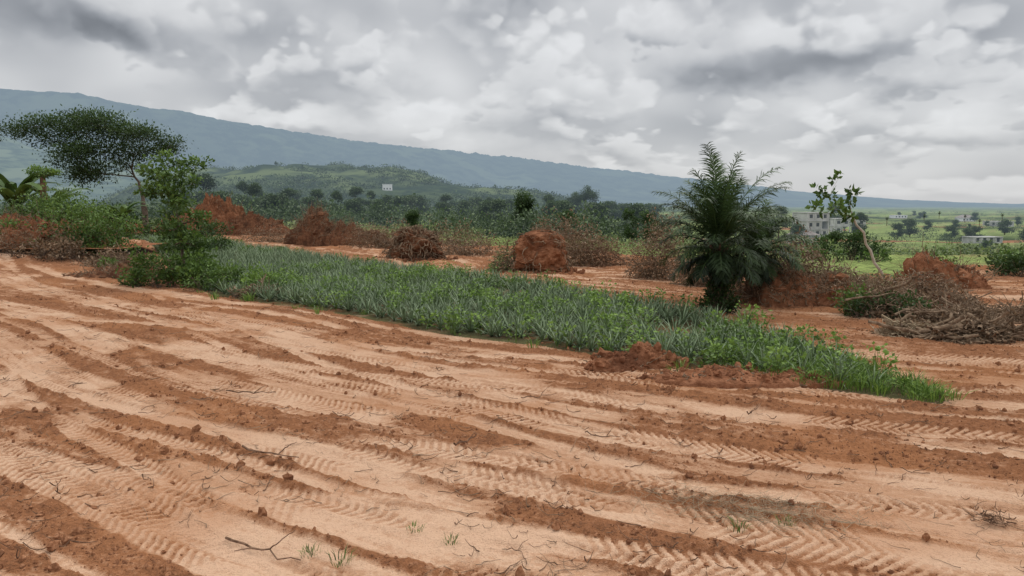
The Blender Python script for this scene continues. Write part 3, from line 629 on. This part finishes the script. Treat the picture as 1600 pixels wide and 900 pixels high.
ball(-5.4, 41, 1.35, .9, 1.75, 3, M_soilbrown, 820, M_twig, 'uprooted stump with shaggy brown roots on bare earth', thick=1.2)
ball(1.25, 33.6, 1.15, .8, 1.95, 8, M_soil, 200, M_twig, 'upright block of orange red soil with roots', sq=.74)
def brushmesh(name, rx, ry, h, seed, n, mat, leafn=0, lm=None, thick=.012, L0=1.0, logs=0, lr=1.0):
    rg = np.random.default_rng(seed); d = unit(rg.normal(size=(n, 3))); d[:, 2] = np.abs(d[:, 2]); p = d * rg.random((n, 1)) ** .5 * np.array([rx, ry, h]) * .85
    p[:, 2] *= .35 + 1.2 * vn(p[:, 0] * 1.7 + seed, p[:, 1] * 1.7, seed)
    v = unit(rg.normal(size=(n, 3)) * np.array([1.2, 1, .40])); L = rg.uniform(.35, 1.1, (n, 1)) * L0
    t = np.linspace(-.5, .5, 7)[None, :, None]; bend = rg.normal(size=(n, 1, 3)) * .35 * L[:, None]
    q = p[:, None] + v[:, None] * t * L[:, None] + bend * t * t + rg.normal(size=(n, 7, 3)) * .014
    q[:, :, 2] = np.maximum(q[:, :, 2], rg.uniform(.01, .08, (n, 1)))
    a, b_ = tubes(q, rg.uniform(.35, 1.6, (n, 1)) ** 1.5 * thick * np.linspace(1, .4, 7)[None], 4, seed)
    parts = [(a, b_, None, mat)]
    if logs:
        p = rg.uniform(-.7, .7, (logs, 3)) * [rx, ry, 0] + [0, 0, h * .45]; p[:, 2] += rg.uniform(-.25, .5, logs) * h; v = unit(rg.normal(size=(logs, 3)) * [1.4, .6, .30]); L = rg.uniform(.7, 1.5, (logs, 1))
        q = p[:, None] + v[:, None] * t * L[:, None] + rg.normal(size=(logs, 7, 3)) * .015; q[:, :, 2] = np.maximum(q[:, :, 2], .05)
        a, b_ = tubes(q, rg.uniform(.025, .055, (logs, 1)) * lr * np.linspace(1, .7, 7)[None], 7, seed + 1); parts.append((a, b_, None, M_twig))
    if leafn:
        leafn = int(leafn * 1.6); d = unit(rg.normal(size=(leafn, 3))); d[:, 2] = np.abs(d[:, 2]); p = d * rg.random((leafn, 1)) ** .4 * np.array([rx, ry, h]); p[:, 2] *= .35 + 1.1 * vn(p[:, 0] * 1.7 + seed, p[:, 1] * 1.7, seed)
        p += rg.normal(size=p.shape) * .06; p[:, 2] = np.abs(p[:, 2])
        a, b_ = leaves(p, rg.normal(size=(leafn, 3)) + [0, 0, -.3], rg.uniform(.06, .17, leafn) * (1 if rx < 2 else 1.3), .35, rg); parts.append((a, b_, rg.random(leafn), lm or M_dry))
    return mkmesh(name, parts)
def brush(x, y, rx, ry, h, seed, n, label, mat=None, **k):
    top(obj('brush_heap', brushmesh('brush_heap', rx, ry, h, seed, n, mat or M_twig, **k), (x, y, GZ(x, y))), 'brush heap', label)
brush(-.35, 33.9, .85, .7, 1.4, 1, 170, 'tangle of dry grass and green stems by soil block', leafn=700, lm=M_farlite)
brush(2.6, 38, 2.3, 1.4, 2.6, 2, 520, 'tall heap of dry brown brushwood', leafn=2400)
brush(4.6, 37.5, 1.6, 1, 1.1, 3, 280, 'low pile of grey brown branches and roots', mat=M_root, leafn=500)
brush(-3.0, 45, 2.8, 1.2, 1.3, 4, 260, 'low dry brushwood on bare earth', leafn=1100)
brush(-8.6, 50, 3.0, 1.2, 1.9, 5, 300, 'heap of dry branches and brown leaves', leafn=1400)
brush(-4.5, 56, 3.4, 1.2, 1.8, 25, 240, 'low dry brushwood on bare earth', leafn=1100)
brush(-19.5, 60, 3.6, 1.2, 1.2, 26, 220, 'low dry brushwood on bare earth', leafn=1000)
brush(4.5, 46, 3.2, 1.2, 1.5, 27, 240, 'low dry brushwood on bare earth', leafn=1100)
brush(6.0, 30.5, 1.4, 1.1, 2.7, 6, 420, 'tall heap of dry brown brush near palm', leafn=2200)
brush(7.4, 28, 1.5, 1, 1.5, 7, 300, 'heap of dry brown brush behind palm', leafn=1300)
brush(8.8, 24.0, 2.0, 1.0, 1.9, 8, 460, 'dry reddish brown brush heap beside palm', leafn=2600)
brush(10.6, 23.0, 1.9, .8, 1.1, 9, 400, 'dry brown grass and twigs on red soil', leafn=2000, mat=M_straw)
brush(10.3, 19.9, 1.1, .6, .95, 10, 420, 'tangle of brown twigs and roots', leafn=1200, logs=5)
brush(11.1, 18.4, 1.5, .6, .45, 11, 420, 'sprawling pile of bare roots and sticks', mat=M_twig, thick=.014, leafn=700, logs=10)
brush(10.5, 16.5, 1.35, .5, .36, 12, 380, 'pile of broken roots and sticks on red soil', mat=M_twig, thick=.018, L0=1.0, leafn=600, logs=22, lr=1.25)
brush(9.3, 17.1, .9, .4, .38, 22, 220, 'pile of pale sticks leaning together', mat=M_straw, thick=.012, L0=.8, leafn=300, logs=5)
brush(12.6, 19.2, 1.4, .5, .6, 28, 320, 'tangle of brown twigs and roots', leafn=900)
brush(11.4, 25.0, 2.4, 1, .9, 13, 300, 'dry grass heap with green stems', leafn=1400, lm=M_farlite)
brush(13.5, 24.3, 1.8, .8, .7, 14, 260, 'brown brushwood scattered on cleared soil', leafn=1000)
brush(-8.3, 24.2, .9, .5, .35, 15, 130, 'small pile of dead twigs by crop', leafn=120)
brush(-18.2, 34, 2.0, .9, .8, 16, 260, 'dead branches lying below green bank', leafn=600)
brush(-23.6, 36.2, 2.8, .9, 1.4, 31, 300, 'dead branches lying below green bank', leafn=900)
# ------------------------------------------------------------------ pineapple crop
def pineapple(seed):
    rg = np.random.default_rng(seed); n = 22; parts = []
    u = np.arange(n) / n; az = np.arange(n) * 2.39996; el = np.radians(84 - 50 * u + rg.normal(size=n) * 6); L = .40 + .20 * np.sin(PI * (.2 + .7 * u)) * rg.uniform(.8, 1.15, n)
    K = 4; P = np.zeros((n, K, 3)); e = el.copy(); pos = np.zeros((n, 3)); P[:, 0] = pos
    for k in range(1, K):
        e = e - .08 - .20 * u * k * .6; pos = pos + (L / (K - 1))[:, None] * np.stack([np.cos(az) * np.cos(e), np.sin(az) * np.cos(e), np.sin(e)], 1); P[:, k] = pos
    sd = np.stack([-np.sin(az), np.cos(az), np.zeros(n)], 1)[:, None]; w = np.array([.018, .017, .012, .002])[None, :, None]
    V = np.stack([P - sd * w, P + sd * w], 2).reshape(-1, 3); b_ = (np.arange(n)[:, None] * K + np.arange(K - 1)[None]).reshape(-1, 1) * 2
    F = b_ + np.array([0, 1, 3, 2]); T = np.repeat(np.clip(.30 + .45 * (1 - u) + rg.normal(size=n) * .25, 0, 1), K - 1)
    return V, F, T
PV = [pineapple(i) for i in range(6)]
PM = [mkmesh('pineapple_plant', [(v, f, t, M_pine)]) for v, f, t in PV]
rg = np.random.default_rng(77)
pp = []
for r in np.arange(-22, 60, .56):
    for s in np.arange(-8, 100, .36):
        pp.append((7.2 - s * .62 + r * .70 + rg.normal() * .08, 10.5 + s * .78 + r * .30 + rg.normal() * .08))
pp = np.array(pp)
POL2 = [(-34, 66), (-21, 43), (-12, 28), (-10, 25), (-7, 22.4), (-4.2, 20.2), (-1.5, 17.8), (.7, 16.2), (1.9, 14.9), (4.1, 13.3), (6.2, 11.8), (6.5, 12.2), (6.2, 14), (5.8, 17), (5.1, 20), (3.8, 22.2), (.9, 25.8), (-4.3, 33.2), (-12.8, 43.6), (-24.5, 57.5), (-36, 70)]
pp = pp[inpoly(pp[:, 0], pp[:, 1], POL2)]
keep = (vn(pp[:, 0] / 1.3, pp[:, 1] / 1.3, 9) > .16) & ((pp[:, 1] > 13.6) | (rg.random(len(pp)) > .4)); pp = pp[keep]
pp = pp[~((np.hypot(pp[:, 0] - 5.8, pp[:, 1] - 20.7) < .5))]
pp = pp[(pp[:, 1] < 36) | (rg.random(len(pp)) < .75)]
pp = pp[np.argsort(pp[:, 1])]
L = []
zz = gz(pp[:, 0], pp[:, 1])
for i, (x, y) in enumerate(pp):
    k = i % 6; s = rg.uniform(.62, 1.10); r = rg.uniform(0, 6.28)
    if i < 300:
        o = obj('pineapple_plant', PM[k], (x, y, zz[i]), r, s)
        top(o, 'pineapple plant', 'spiky grey green pineapple plant in the crop rows', 'pineapple plants in rows')
    else:
        v, f, t = PV[k]; c_, s_ = math.cos(r), math.sin(r)
        vv = np.stack([(v[:, 0] * c_ - v[:, 1] * s_), (v[:, 0] * s_ + v[:, 1] * c_), v[:, 2]], 1) * s + [x, y, zz[i]]
        L.append((vv, f, np.clip(t + rg.uniform(-.2, .2), 0, 1)))
v, f, t = cat(L)
top(obj('pineapple_crop', mkmesh('pineapple_crop', [(v, f, t, M_pine)])), 'pineapple crop', 'dense rows of grey green pineapple plants', kind='stuff')
def weedfield(pts, leafs, H, n, mats, name, label, wr=.6):
    L = []; PS = []; RS = []
    for (x, y, h, r) in pts:
        z = GZ(x, y); k = int(n * rg.uniform(.7, 1.3)); u = rg.random(k) ** .8
        th = rg.uniform(0, 6.28, k); rr = r * np.sqrt(rg.random(k)) * (1.1 - .5 * u)
        P = np.stack([x + np.cos(th) * rr, y + np.sin(th) * rr, z + h * (.15 + .9 * u)], 1)
        D = np.stack([np.cos(th), np.sin(th), rg.uniform(-.2, .6, k)], 1) + rg.normal(size=(k, 3)) * .4
        v, f = leaves(P, D, leafs * rg.uniform(.6, 1.3, k), wr, rg); L.append((v, f, np.clip(.25 + .6 * u + rg.normal(size=k) * .12 + rg.uniform(-.15, .15), 0, 1)))
        for j in range(3): PS.append(limb((x, y, z), (x + rg.normal() * r * .5, y + rg.normal() * r * .5, z + h * .9), rg, 5)); RS.append(np.linspace(.008, .003, 5))
    v, f, t = cat(L); a, b_ = tubes(np.array(PS), np.array(RS), 3, 1)
    top(obj(name, mkmesh(name, [(v, f, t, mats), (a, b_, np.full(len(b_), .4), mats)])), 'weeds', label, kind='stuff')
POL3 = near + [(7.1, 11.5), (6.6, 14), (6.2, 17), (5.5, 20), (4.1, 22.4), (1.2, 26.2), (-4, 33.6), (-12.5, 44), (-24, 58), (-36, 70)]
def scatter(n, cond=None, box=(-36, 8, 10.5, 60)):
    o = []
    while len(o) < n:
        x = rg.uniform(box[0], box[1]); y = box[2] + (box[3] - box[2]) * rg.random() ** 1.6
        if inpoly(np.array([x]), np.array([y]), POL3)[0] and (cond is None or cond(x, y)): o.append((x, y, rg.uniform(.3, .62), rg.uniform(.12, .32)))
    return o
nz = lambda x, y, s, k: float(vn(np.array([x / s]), np.array([y / s]), k)[0])
weedfield(scatter(320, lambda x, y: nz(x, y, 2.5, 401) > .48 and y > 12.8), .095, .5, 34, M_leafmid, 'broadleaf_weeds', 'broadleaf green weeds growing among pineapple rows')
weedfield(scatter(320, lambda x, y: 12.6 < y < 32 and nz(x, y, 2.2, 402) > .5), .095, .6, 34, M_leafbr, 'bright_weeds', 'bright green leafy weeds growing among pineapple rows')
tipw = [(rg.uniform(3.8, 7.0), rg.uniform(11.2, 16.5), rg.uniform(.10, .26), rg.uniform(.1, .25)) for _ in range(170)]
tipw = [p for p in tipw if inpoly(np.array([p[0]]), np.array([p[1]]), POL3)[0]]
weedfield(tipw, .055, .4, 28, M_leafbr, 'low_weeds', 'low bright green weeds covering the crop corner')
def grassmesh(pts, h, n, mat, spread=.1):
    L = []
    for (x, y, s) in pts:
        z = GZ(x, y) if (x or y) else 0; k = n; th = rg.uniform(0, 6.28, k); rr = spread * np.sqrt(rg.random(k)); b0 = np.stack([x + np.cos(th) * rr, y + np.sin(th) * rr, np.full(k, z)], 1)
        hh = h * s * rg.uniform(.5, 1.2, k)[:, None]; ln = np.stack([np.cos(th), np.sin(th), np.zeros(k)], 1) * rg.uniform(.1, .9, (k, 1)) + rg.normal(size=(k, 3)) * [.2, .2, 0]
        sd = unit(np.stack([-np.sin(th), np.cos(th), np.zeros(k)], 1) + rg.normal(size=(k, 3)) * .3) * .0032 * (1 + y / 14)
        m1 = b0 + hh * (ln * .35 + [0, 0, .6]); t1 = b0 + hh * (ln + [0, 0, .85])
        V = np.stack([b0 - sd, b0 + sd, m1 - sd, m1 + sd, t1 - sd * .2, t1 + sd * .2], 1).reshape(-1, 3); q = np.arange(k)[:, None] * 6
        L.append((V, np.concatenate([q + [0, 1, 3, 2], q + [2, 3, 5, 4]]), np.clip(np.tile(rg.random(k), 2), 0, 1)))
    v, f, t = cat(L); return mkmesh('grass', [(v, f, t, mat)])
gp = []
NE = np.array(near + [(7.0, 11.5), (6.7, 14), (6.2, 17)])
for i in range(len(NE) - 1):
    a0, a1 = NE[i], NE[i + 1]; d = np.linalg.norm(a1 - a0)
    for j in range(int(d * 2.5)):
        q = a0 + (a1 - a0) * rg.random() + rg.normal(size=2) * .25
        if nz(q[0], q[1], 1.2, 410) > .45: gp.append((q[0], q[1] + .12, rg.uniform(.4, 1.1)))
for _ in range(360):
    x = rg.uniform(4.2, 7.1); y = rg.uniform(11, 16)
    if inpoly(np.array([x]), np.array([y]), POL3)[0]: gp.append((x, y, rg.uniform(.5, 1.3)))
top(obj('grass', grassmesh(gp, .28, 20, M_leafbr, .13)), 'grass', 'fringe of green grass around the pineapple crop', kind='stuff')
for i, (x, y, s) in enumerate([(-1.45, 5.95, .5), (-1.75, 6.1, .35), (-.55, 6.35, .3), (2.1, 6.6, .4), (2.6, 6.75, .3), (-.9, 6.6, .25)]):
    me = grassmesh([(0, 0, s)], .22, 34, M_leafmid, .09); me.name = 'grass_tuft'
    top(obj('grass_tuft', me, (x, y, GZ(x, y) + .01)), 'grass tuft', 'small green grass tuft sprouting from bare red soil', 'grass tufts on bare soil')
# ------------------------------------------------------------------ litter
def samp(arr, x, y):
    j = np.clip(np.searchsorted(ys, y), 0, nr - 1); a = x / (ys[j] + 8); i = np.clip(np.searchsorted(aa, a), 0, nc - 1); return arr[j, i]
def terr(x, y): return samp(Z, x, y)
n = 64000
y = 5 + 24 * rg.random(n) ** 1.4; x = rg.uniform(-.78, .78, n) * (y + 1.0)
k = (samp(comp, x, y) < .32) & (vn(x / .8, y / .8, 500) > .25) & ~inpoly(x, y, POL2); x = x[k]; y = y[k]; n = len(x)
s = (rg.pareto(2.5, n) * .0065 + .005).clip(0, .05)
M_clod = roughmat('clod_soil', (.20, .086, .043), (.37, .185, .10), 20, 0, c3=(.14, .064, .038))
V, F = clodgeo(np.stack([x, y, terr(x, y) + s * .3], 1), s, rg)
top(obj('soil_clods', mkmesh('soil_clods', [(V, F, None, M_clod)])), 'soil clods', 'loose crumbly red clods scattered over the tracks', kind='stuff')
def twigs(n, seed, Lr, rr, box, name, label, mat, pos=None):
    rg = np.random.default_rng(seed)
    if pos is None:
        y = 5 + box * rg.random(n) ** 1.4; x = rg.uniform(-.78, .78, n) * (y + 1); k = (vn(x / 1.6, y / 1.6, seed) > .42) & ~inpoly(x, y, POL2); x = x[k]; y = y[k]
    else: x, y = pos
    n = len(x); th = rg.uniform(0, PI, n); L = rg.uniform(*Lr, n) * (1 + y / 25); K = 6; t = np.linspace(-.5, .5, K)[None]
    bend = rg.normal(size=(n, 1)) * .35
    px = x[:, None] + L[:, None] * (np.cos(th)[:, None] * t - np.sin(th)[:, None] * bend * t * t) + rg.normal(size=(n, K)) * .008
    py = y[:, None] + L[:, None] * (np.sin(th)[:, None] * t + np.cos(th)[:, None] * bend * t * t) + rg.normal(size=(n, K)) * .008
    pz = terr(px, py) + .010 + np.abs(rg.normal(size=(n, 1))) * .03 * (t * t * 4)
    a, b_ = tubes(np.stack([px, py, pz], -1), rg.uniform(*rr, (n, 1)) * np.linspace(1, .4, K)[None], 4, seed)
    top(obj(name, mkmesh(name, [(a, b_, None, mat)])), 'twigs', label, kind='stuff')
twigs(1900, 600, (.06, .30), (.002, .0055), 24, 'dead_twigs', 'thin dead twigs littering the red soil', M_twig)
twigs(2600, 601, (.05, .26), (.002, .007), 24, 'dark_roots', 'thin dark broken roots littering the red soil', M_root)
r2 = np.random.default_rng(9)
sx = 2.35 + r2.normal(size=330) * .55; sy = 7.15 - (sx - 2.35) * .25 + r2.normal(size=330) * .22
twigs(0, 602, (.12, .4), (.0015, .003), 1, 'straw_litter', 'pale dry straw strewn over the soil', M_straw, (sx, sy))
for i, (x, y, L, r, th) in enumerate([(-2.9, 8.6, .9, .014, -.5), (-4.2, 11.6, .8, .013, -.1), (-2.2, 6.2, .9, .012, -.5), (.4, 11.5, .6, .01, .2), (3.6, 10.8, .6, .01, 1.0), (1.2, 9.6, .5, .01, -.3), (-.6, 9.1, .45, .012, .9)]):
    K = 9; t = np.linspace(-.5, .5, K); rgb = np.random.default_rng(i); q = np.stack([t * L * math.cos(th), t * L * math.sin(th), .03 + .05 * np.abs(t) + rgb.random(K) * .03], 1) + rgb.normal(size=(K, 3)) * .012
    b2 = limb(q[5], q[5] + np.array([.2 * L, .18 * L, .1]), rgb, K); b3 = limb(q[3], q[3] + np.array([-.1 * L, -.2 * L, .06]), rgb, K)
    a, b_ = tubes(np.array([q, b2, b3]), np.array([np.linspace(r, r * .4, K), np.linspace(r * .6, r * .2, K), np.linspace(r * .5, r * .2, K)]), 6, i)
    top(obj('fallen_branch', mkmesh('fallen_branch', [(a, b_, None, M_root)], True), (x, y, float(terr(np.array([x]), np.array([y]))[0]))), 'branch', 'thin brown broken branch lying on tyre tracks', 'fallen branches on the soil')
brush(4.55, 6.75, .2, .15, .13, 30, 60, 'small dark tuft of torn roots on soil', mat=M_root, thick=.003, L0=.22)
# ------------------------------------------------------------------ buildings
def box(x0, x1, y0_, y1, z0, z1):
    V = np.array([[x0, y0_, z0], [x1, y0_, z0], [x1, y1, z0], [x0, y1, z0], [x0, y0_, z1], [x1, y0_, z1], [x1, y1, z1], [x0, y1, z1]], float)
    return V, np.array([[0, 3, 2, 1], [4, 5, 6, 7], [0, 1, 5, 4], [1, 2, 6, 5], [2, 3, 7, 6], [3, 0, 4, 7]])
def boxes(lst):
    V, F, _ = cat([(*box(*b), np.full(6, .5)) for b in lst]); return V, F
def building(name, x, y, w, d, st, bays, label, wall, rot=0, unfinished=True, roof=None, hs=3.0):
    e = bpy.data.objects.new(name, None); COL.objects.link(e); e.location = (x, y, GZ(x, y) - .3); e.rotation_euler = (0, 0, rot)
    slabs = []; walls = []; win = []; rg = np.random.default_rng(int(w * 10)); bw = w / bays
    for s in range(st):
        z = s * hs
        slabs.append((-w / 2 - .3, w / 2 + .3, -d / 2 - .3, d / 2 + .3, z + hs - .25, z + hs))
        for i in range(bays + 1):
            cx = -w / 2 + i * bw
            for yy in (-d / 2, d / 2): walls.append((cx - .2, cx + .2, yy - .2, yy + .2, z, z + hs - .25))
        for i in range(bays):
            cx = -w / 2 + i * bw
            if unfinished and rg.random() < .3: continue
            for sg in (-1, 1):
                yy = sg * (d / 2 - .05)
                walls.append((cx + .2, cx + bw - .2, yy - .08, yy + .08, z, z + .9)); walls.append((cx + .2, cx + bw - .2, yy - .08, yy + .08, z + 2.2, z + hs - .25))
                walls.append((cx + .2, cx + bw * .28, yy - .08, yy + .08, z + .9, z + 2.2)); walls.append((cx + bw * .72, cx + bw - .2, yy - .08, yy + .08, z + .9, z + 2.2))
                win.append((cx + bw * .28, cx + bw * .72, yy - .03, yy + .03, z + .9, z + 2.2))
        for xx in (-w / 2 + .05, w / 2 - .05): walls.append((xx - .08, xx + .08, -d / 2 + .2, d / 2 - .2, z, z + hs - .25))
    for nm, l, m in (('wall', walls, wall), ('floor_slab', slabs, wall), ('window', win, M_dark)):
        if not l: continue
        V, F = boxes(l); o = bpy.data.objects.new(nm, mkmesh(nm, [(V, F, None, m)])); COL.objects.link(o); o.parent = e
        if nm == 'window': o['kind'] = 'stuff'
    if roof:
        z = st * hs; V = np.array([[-w / 2 - .6, -d / 2 - .6, z], [w / 2 + .6, -d / 2 - .6, z], [w / 2 + .6, d / 2 + .6, z], [-w / 2 - .6, d / 2 + .6, z], [-w / 2 + d * .3, 0, z + d * .28], [w / 2 - d * .3, 0, z + d * .28]])
        V = np.vstack([V, (V[1] + V[2]) / 2, (V[3] + V[0]) / 2]); F = np.array([[0, 1, 5, 4], [2, 3, 4, 5], [1, 6, 2, 5], [3, 7, 0, 4]])
        o = bpy.data.objects.new('roof', mkmesh('roof', [(V, F, None, roof)])); COL.objects.link(o); o.parent = e
    top(e, 'building', label); return e
building('unfinished_building', .402 * 270, 270, 9.0, 8, 3, 3, 'grey unfinished three storey concrete building in fields', M_conc, .3)
building('unfinished_building', .452 * 320, 320, 12, 9, 2, 4, 'grey unfinished two storey concrete building beside trees', M_conc, -.2, hs=3.2)
building('house', .392 * 225, 225, 7, 5, 1, 3, 'low grey concrete house below larger building', M_conc, .2, False, roof=M_roof)
building('house', .635 * 230, 230, 9, 5, 1, 4, 'low unfinished block house on red plot', M_conc, .1, False, hs=2.5)
building('house', .655 * 420, 420, 12, 8, 1, 4, 'low grey block house among distant trees', M_conc, -.1, False)
building('house', .61 * 560, 560, 10, 8, 1, 4, 'small pale house far out in fields', M_white, .1, False, roof=M_roof)
building('house', .52 * 700, 700, 12, 8, 1, 4, 'pale house far out in fields', M_white, .1, unfinished=False)
building('house', -.60 * 95, 95, 4.5, 4, 1, 2, 'small white shed behind dark trees', M_white, .2, unfinished=False, hs=2.6)
hb = building('house', -.167 * 640, 640, 7.5, 6, 1, 3, 'small white house on green hillside', M_white, .1, unfinished=False, hs=5.5)
hb.location.z = float(hillf(np.array([-.167 * 640]), np.array([640.]))[0]) - .3
# ------------------------------------------------------------------ WORLD
w = bpy.data.worlds.new('World'); C.world = w; w.use_nodes = True; w.node_tree.nodes.clear(); N = NT(w.node_tree)
SE, SA = math.radians(58), math.radians(35)
sky = N.n('ShaderNodeTexSky', sky_type='NISHITA'); sky.sun_disc = False; sky.sun_elevation = SE; sky.sun_rotation = SA
bg1 = N.n('ShaderNodeBackground'); N.l(sky.outputs[0], bg1.inputs[0]); bg1.inputs[1].default_value = .10
tc = N.n('ShaderNodeTexCoord'); sp = N.n('ShaderNodeSeparateXYZ'); N.l(tc.outputs['Generated'], sp.inputs[0])
sx, sy, sz = sp.outputs
az = N.m('ARCTAN2', sx, sy); el = N.m('MAXIMUM', sz, 0.0); den = N.m('ADD', el, .12)
cx = N.m('MULTIPLY', az, 5.0); cy = N.m('MULTIPLY', N.m('LOGARITHM', den, math.e), 2.3)
cv = N.n('ShaderNodeCombineXYZ'); N.l(cx, cv.inputs[0]); N.l(cy, cv.inputs[1])
def vadd(a, b):
    nd = N.n('ShaderNodeVectorMath', operation='ADD'); N.l(a, nd.inputs[0]); N.put(nd.inputs[1], b); return nd.outputs[0]
def vscale(a, k):
    nd = N.n('ShaderNodeVectorMath', operation='SCALE'); N.l(a, nd.inputs[0]); nd.inputs['Scale'].default_value = k; return nd.outputs[0]
wn = N.noise(cv.outputs[0], 5.5, 2, .5, dim='2D')
P0 = vadd(cv.outputs[0], vscale(vadd(wn.outputs['Color'], (-.5, -.5, -.5)), .08))
soft = N.noise(cv.outputs[0], 1.0, 2, .5, dim='2D').outputs[0]
cur = N.m('ADD', .60, N.m('MULTIPLY', N.m('SUBTRACT', soft, .5), .6))
def layer(cur, sc, off, thr, edge, core, strength, ws, sw):
    P = vadd(P0, off)
    a = N.noise(P, sc, 4.5, .49, dim='2D').outputs[0]
    v = N.n('ShaderNodeTexVoronoi', feature='SMOOTH_F1', voronoi_dimensions='2D'); v.inputs['Scale'].default_value = sc * 3.0; v.inputs['Smoothness'].default_value = .38; v.inputs['Detail'].default_value = 1.5; v.inputs['Roughness'].default_value = .5
    N.l(P, v.inputs['Vector']); vd = v.outputs['Distance']
    d = N.m('SUBTRACT', a, N.m('MULTIPLY', N.m('SUBTRACT', vd, .35), ws))
    b0 = N.noise(P, sc, 1.5, .45, dim='2D').outputs[0]; b1 = N.noise(vadd(P, (.03, .26 / sc, 0)), sc, 1.5, .45, dim='2D').outputs[0]
    top_ = N.m('ADD', N.mr(N.m('SUBTRACT', b0, b1), -.14, .16), N.m('MULTIPLY', N.m('SUBTRACT', .35, vd), .5))
    thick = N.mr(d, thr, thr + .24)
    sh = N.fmix(N.m('MINIMUM', N.m('MAXIMUM', N.m('SUBTRACT', N.m('ADD', top_, .26), N.m('MULTIPLY', thick, .38)), 0.0), 1.0), core, edge)
    mask = N.m('MULTIPLY', N.mr(d, thr - .03, thr + sw), strength)
    return N.fmix(mask, cur, sh), d
cur, dA = layer(cur, 1.05, (3.1, 7.7, 0), .42, .84, .48, .82, .20, .09)
cur, dB = layer(cur, 1.5, (9.4, 1.3, 0), .49, .80, .38, .76, .22, .08)
Lb = cur
blobs = [(.35, .165, .14, .030, .28), (.24, .15, .07, .02, .10), (-.44, .205, .18, .028, .18), (-.62, .20, .12, .04, .12), (.05, .262, .12, .018, .26), (-.2, .15, .06, .016, .12), (.06, .15, .07, .018, .12), (.50, .075, .07, .012, .10), (-.35, .265, .1, .02, .10), (.62, .26, .1, .02, .10)]
dk = 0.0
wa = N.m('ADD', az, N.m('MULTIPLY', N.m('SUBTRACT', dB, .45), .16)); we = N.m('ADD', el, N.m('MULTIPLY', N.m('SUBTRACT', dA, .45), .12))
for (a_, z_, sa, sz_, am) in blobs:
    dx = N.m('DIVIDE', N.m('SUBTRACT', wa, a_), sa)
    dz = N.m('DIVIDE', N.m('SUBTRACT', we, z_), sz_)
    g = N.m('MULTIPLY', N.m('EXPONENT', N.m('MULTIPLY', N.m('ADD', N.m('MULTIPLY', dx, dx), N.m('MULTIPLY', dz, dz)), -1.0)), am)
    dk = N.m('ADD', dk, g)
Lb = N.m('SUBTRACT', Lb, dk)
hz = N.mr(el, 0.0, .10, 1, 0)
Lb = N.m('ADD', N.m('MULTIPLY', Lb, N.m('SUBTRACT', 1.0, N.m('MULTIPLY', hz, .6))), N.m('MULTIPLY', hz, .385))
Lb = N.m('MAXIMUM', Lb, .22)
Lb = N.m('MINIMUM', Lb, .85)
colc = N.mix(N.mr(Lb, .15, .75), (.91, .96, 1.05), (.98, .99, 1.005))
zen = N.mr(el, .30, .75, 1.0, 2.7)
bg2 = N.n('ShaderNodeBackground'); N.l(colc, bg2.inputs[0]); N.l(N.m('MULTIPLY', Lb, zen), bg2.inputs[1])
mx = N.n('ShaderNodeMixShader'); mx.inputs[0].default_value = .94; N.l(bg1.outputs[0], mx.inputs[1]); N.l(bg2.outputs[0], mx.inputs[2])
ow = N.n('ShaderNodeOutputWorld'); N.l(mx.outputs[0], ow.inputs[0])
sl = bpy.data.lights.new('sun', 'SUN'); sl.energy = 1.5; sl.angle = math.radians(14); sl.color = (1, .96, .9)
so = bpy.data.objects.new('sun', sl); COL.objects.link(so)
dv = Vector((math.sin(SA) * math.cos(SE), math.cos(SA) * math.cos(SE), math.sin(SE))); so.rotation_euler = dv.to_track_quat('Z', 'Y').to_euler()
cam = bpy.data.cameras.new('camera'); cam.lens = 26; cam.sensor_width = 36; cam.clip_end = 30000; cam.clip_start = .1
co = bpy.data.objects.new('camera', cam); COL.objects.link(co); co.location = (0, 0, 3); co.rotation_euler = (math.radians(90 - 6.42), 0, 0); C.camera = co
C.view_settings.view_transform = 'Standard'; C.view_settings.look = 'None'; C.view_settings.exposure = 0
